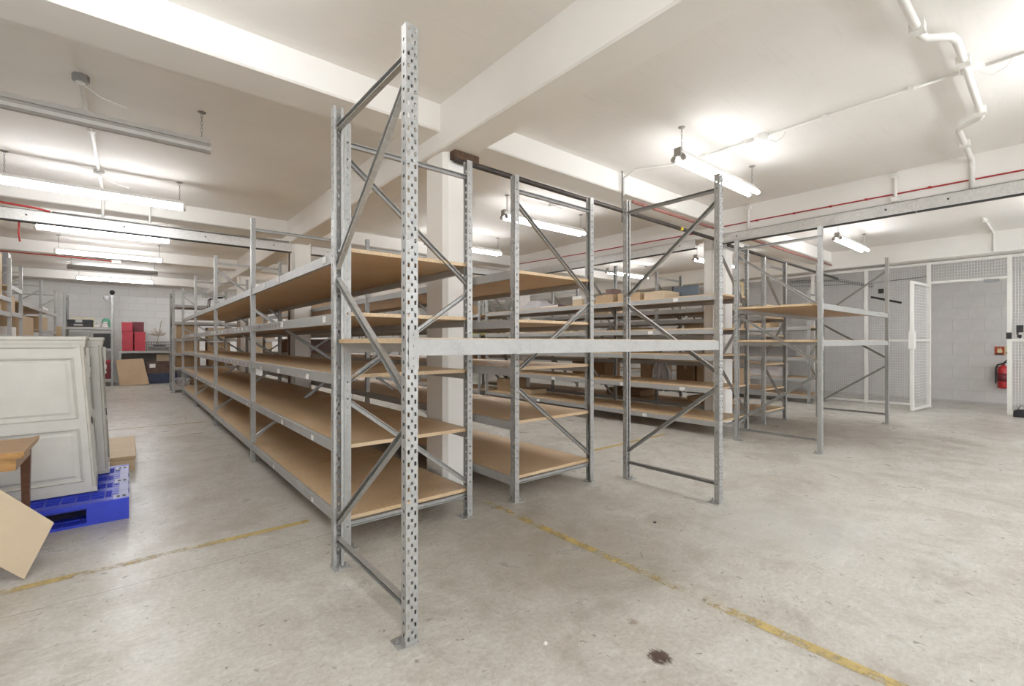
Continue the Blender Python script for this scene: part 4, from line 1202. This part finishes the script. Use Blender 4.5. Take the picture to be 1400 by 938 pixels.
pb = thing('blue_board', 'dark blue grey panel standing on top of the wide run by the column', 'panel', (6.47, 3.74, gtop))
MB().cbox(-0.015, -0.24, 0, 0.015, 0.16, 0.21, 0.003).build('panel', 'bluegrey', pb)
MB().box(-0.018, 0.16, 0, 0.018, 0.18, 0.22).build('edge', 'dark', pb)
cl = thing('folded_cloth', 'heap of folded grey white cloth on top of the wide run', 'cloth', (6.22, 6.75, gtop))
m = MB()
for q in range(5):
    z = 0.035 * q
    m.cbox(-0.17 + 0.012 * q, -0.42 + 0.05 * q, z, 0.17 - 0.01 * q, 0.36 - 0.06 * q, z + 0.032, 0.012)
m.build('folds', 'cloth', cl)
bk = thing('book', 'flat purple grey book lying under the hanging cloth on the wide run', 'book', (6.05, 6.1, gtop), 0, 'papers on the wide run')
MB().box(-0.12, -0.24, 0, 0.12, 0.24, 0.045).build('cover', 'purple', bk)
MB().box(-0.122, -0.235, 0.006, -0.10, 0.235, 0.038).build('pages', 'paper', bk)
bk = thing('book', 'dark low folder on the wide run left of the lidded carton', 'book', (6.2, 5.72, gtop), 0, 'papers on the wide run')
MB().box(-0.12, -0.11, 0, 0.12, 0.11, 0.03).build('cover', 'brownbook', bk)
MB().box(-0.115, -0.112, 0.006, 0.11, -0.09, 0.024).build('pages', 'paper', bk)
for lab_, y, z, w, h, mt in (
    ('brown carton on the fourth shelf of the wide run', 6.3, 1.425, 0.5, 0.15, 'card'),
    ('pale tray on the fourth shelf of the wide run near the short run', 7.2, 1.425, 0.6, 0.12, 'paper'),
    ('brown carton at the left end of the lowest shelf of the wide run', 7.55, 0.216, 0.5, 0.26, 'card'),
    ('pale carton lying by the brown one on the lowest shelf of the wide run', 6.95, 0.216, 0.5, 0.09, 'card_pale')):
    g(lab_, 6.25, y, z, 0.4, w, h, mt)
lb = thing('lime_bag', 'lime green bag on the far run left of the wide run', 'bag', (6.1, 8.55, 1.41))
MB().cbox(-0.14, -0.14, 0, 0.14, 0.14, 0.24, 0.04).build('body', 'lime', lb)
MB().tube([(-0.06, -0.145, 0.2), (-0.05, -0.16, 0.30), (0.05, -0.16, 0.30), (0.06, -0.145, 0.2)], 0.01, 5).build('handle', 'lime', lb)
g('tan carton on the far run beside the lime bag', 6.2, 9.3, 1.858, 0.4, 0.7, 0.25, 'card', group='loads on the far run')
g('white carton on the middle shelf of the far run', 6.2, 9.4, 1.063, 0.4, 0.8, 0.24, 'paper', group='loads on the far run', tape=False)
g('brown carton on the second shelf of the far run', 6.2, 8.9, 0.634, 0.4, 0.6, 0.3, 'card_dark', group='loads on the far run')
# close-tiered run H
hx = 7.72
hl = [
    ('wide brown carton low on the close-tiered run by the grey gown', 5.5, 0.90, 0.9, 0.33, 'card_dark'),
    ('square tan carton left of the gown on the close-tiered run', 5.02, 0.524, 0.36, 0.30, 'card'),
    ('dark brown carton right of the gown on the close-tiered run', 4.28, 0.524, 0.34, 0.31, 'card_dark'),
    ('orange brown carton nearest the column on the close-tiered run', 3.92, 0.524, 0.30, 0.31, 'card'),
    ('second orange brown carton behind the column on the close-tiered run', 3.55, 0.524, 0.30, 0.31, 'card'),
    ('long brown carton far along the close-tiered run', 6.5, 0.524, 0.9, 0.30, 'card_dark'),
    ('flat brown carton on the bottom tier of the close-tiered run', 5.6, 0.196, 0.8, 0.12, 'card_dark'),
    ('flat tan carton on the bottom tier near the column', 3.9, 0.196, 0.7, 0.10, 'card'),
    ('pale carton on the fourth tier of the close-tiered run', 5.6, 1.346, 0.7, 0.17, 'card_pale'),
    ('tan carton on the fourth tier of the close-tiered run near the column', 4.0, 1.346, 0.6, 0.18, 'card'),
    ('long grey carton on the top tier of the close-tiered run', 6.4, 1.806, 0.9, 0.30, 'card_pale'),
]
for lab_, y, z, w, h, mt in hl:
    g(lab_, hx, y, z + 0.007, 0.5, w, h, mt, group='cartons on the close-tiered run')
gn = thing('grey_gown', 'pale grey cloth gown hanging from a beam of the close-tiered run', 'gown', (7.285, 4.62, 0.875))
m = MB()
N = 22
rings = []
for z, wd in ((0.0, 0.10), (-0.05, 0.15), (-0.2, 0.13), (-0.38, 0.14), (-0.5, 0.15)):
    fr_, bk_ = [], []
    for j in range(N):
        y = -wd + 2 * wd * j / (N - 1)
        xw = 0.014 * math.sin(j * 1.7 + z * 4) - 0.02
        fr_.append((xw - 0.012, y, z + 0.012 * math.sin(j)))
        bk_.append((xw + 0.004, y, z + 0.012 * math.sin(j)))
    rings.append(fr_ + bk_[::-1])
m.rings(rings).build('cloth', 'cloth', gn, True)
m = MB()
for s in (-1, 1):
    m.tube([(-0.02, s * 0.09, -0.03), (-0.02, s * 0.15, -0.15), (-0.02, s * 0.16, -0.33)], 0.028, 8)
m.build('sleeve', 'cloth', gn, True)
# far run J
for lab_, y, z, w, h, mt, cat_ in (
    ('long grey bag on the third tier of the run by the cage', 4.3, 0.936, 1.0, 0.20, 'grey', 'bag'),
    ('pale carton on the second tier of the run by the cage', 4.5, 0.506, 1.1, 0.28, 'cloth', 'bag'),
    ('brown carton on the upper tier of the run by the cage', 4.6, 1.556, 0.9, 0.20, 'card', 'cardboard box'),
    ('tan carton on the fourth tier of the run by the cage', 5.2, 1.246, 0.8, 0.2, 'card', 'cardboard box'),
    ('cream carton on the top of the run by the cage', 5.2, 1.956, 0.5, 0.14, 'card_pale', 'cardboard box')):
    g(lab_, 10.93, y, z + 0.004, 0.5, w, h, mt, cat=cat_, name='bag' if cat_ == 'bag' else 'cardboard_box', tape=cat_ != 'bag', group='loads on the run by the cage')
cc = thing('cable_coil', 'tangled black cable hung at the end of the run by the cage', 'cable', (10.7, 3.24, 0.55))
m = MB()
for q in range(4):
    m.tube([(0.03 * math.sin(q * 2 + j), -0.03 - 0.01 * q, 0.55 - 0.9 * j / 9 + 0.0) if j else (0.0, 0.0, 0.62) for j in range(10)], 0.009, 5)
m.build('cable', 'black', cc, True)
cb = thing('wall_cupboard', 'cream wooden frame standing behind the open rack near the cage', 'frame', (11.2, 5.30, 1.97))
MB().box(-0.03, -0.42, 0.62, 0.03, 0.42, 0.70).box(-0.03, 0.34, 0.0, 0.03, 0.42, 0.62).box(-0.03, -0.42, 0.0, 0.03, -0.34, 0.62).build('frame', 'signcream', cb)

# far top of the short run and cupboards seen through the left run
for lab_, y, z, w, h, mt in (
    ('pale wooden crate on top of the far end of the short run', 10.2, 1.786, 0.8, 0.40, 'ply'),
    ('second tan carton on the far top of the short run', 9.3, 1.786, 0.6, 0.26, 'card'),
    ('dark carton on the middle shelf at the far end of the short run', 10.4, 1.036, 0.7, 0.26, 'card_dark'),
    ('brown carton on the fourth shelf at the far end of the short run', 9.6, 1.406, 0.6, 0.22, 'brownbook'),
    ('red brown carton on the third shelf of the short run behind the column', 9.0, 1.036, 0.5, 0.25, 'brownbook'),
    ('grey carton on the second shelf at the far end of the short run', 9.9, 0.621, 0.9, 0.28, 'grey')):
    carton(lab_, 2.72, y, z, 0.5, w, h, mt, 0, 'loads at the far end of the short run')
ch = thing('chair_frame', 'dark bent metal chair frame upturned on the far end of the left run', 'chair frame', (1.35, 12.0, 1.786))
m = MB().tube([(0, 0, 0.012), (0.02, 0, 0.40), (0.16, 0, 0.44), (0.30, 0, 0.46)], 0.012, 6).tube([(0, 0.3, 0.012), (0.02, 0.3, 0.40), (0.16, 0.3, 0.44), (0.30, 0.3, 0.46)], 0.012, 6).tube([(0, 0, 0.012), (0, 0.3, 0.012)], 0.012, 6)
m.build('tube_frame', 'black', ch, True)

# loose bits on the floor
for lab_, x, y, r_, mt in (('small white chip of debris on the floor in the foreground', 1.30, 1.36, 0.012, 'paper'), ('tiny dark scrap on the floor between the yellow line and the rack', 2.75, 1.8, 0.012, 'dark')):
    o = MB().lathe([(r_, 0.0), (r_ * 0.9, 0.004), (r_ * 0.3, 0.007)], 0, 0, 6).build('floor_scrap', mt, None, False, (x, y, 0.0005))
    tag(o, lab_, 'scrap')
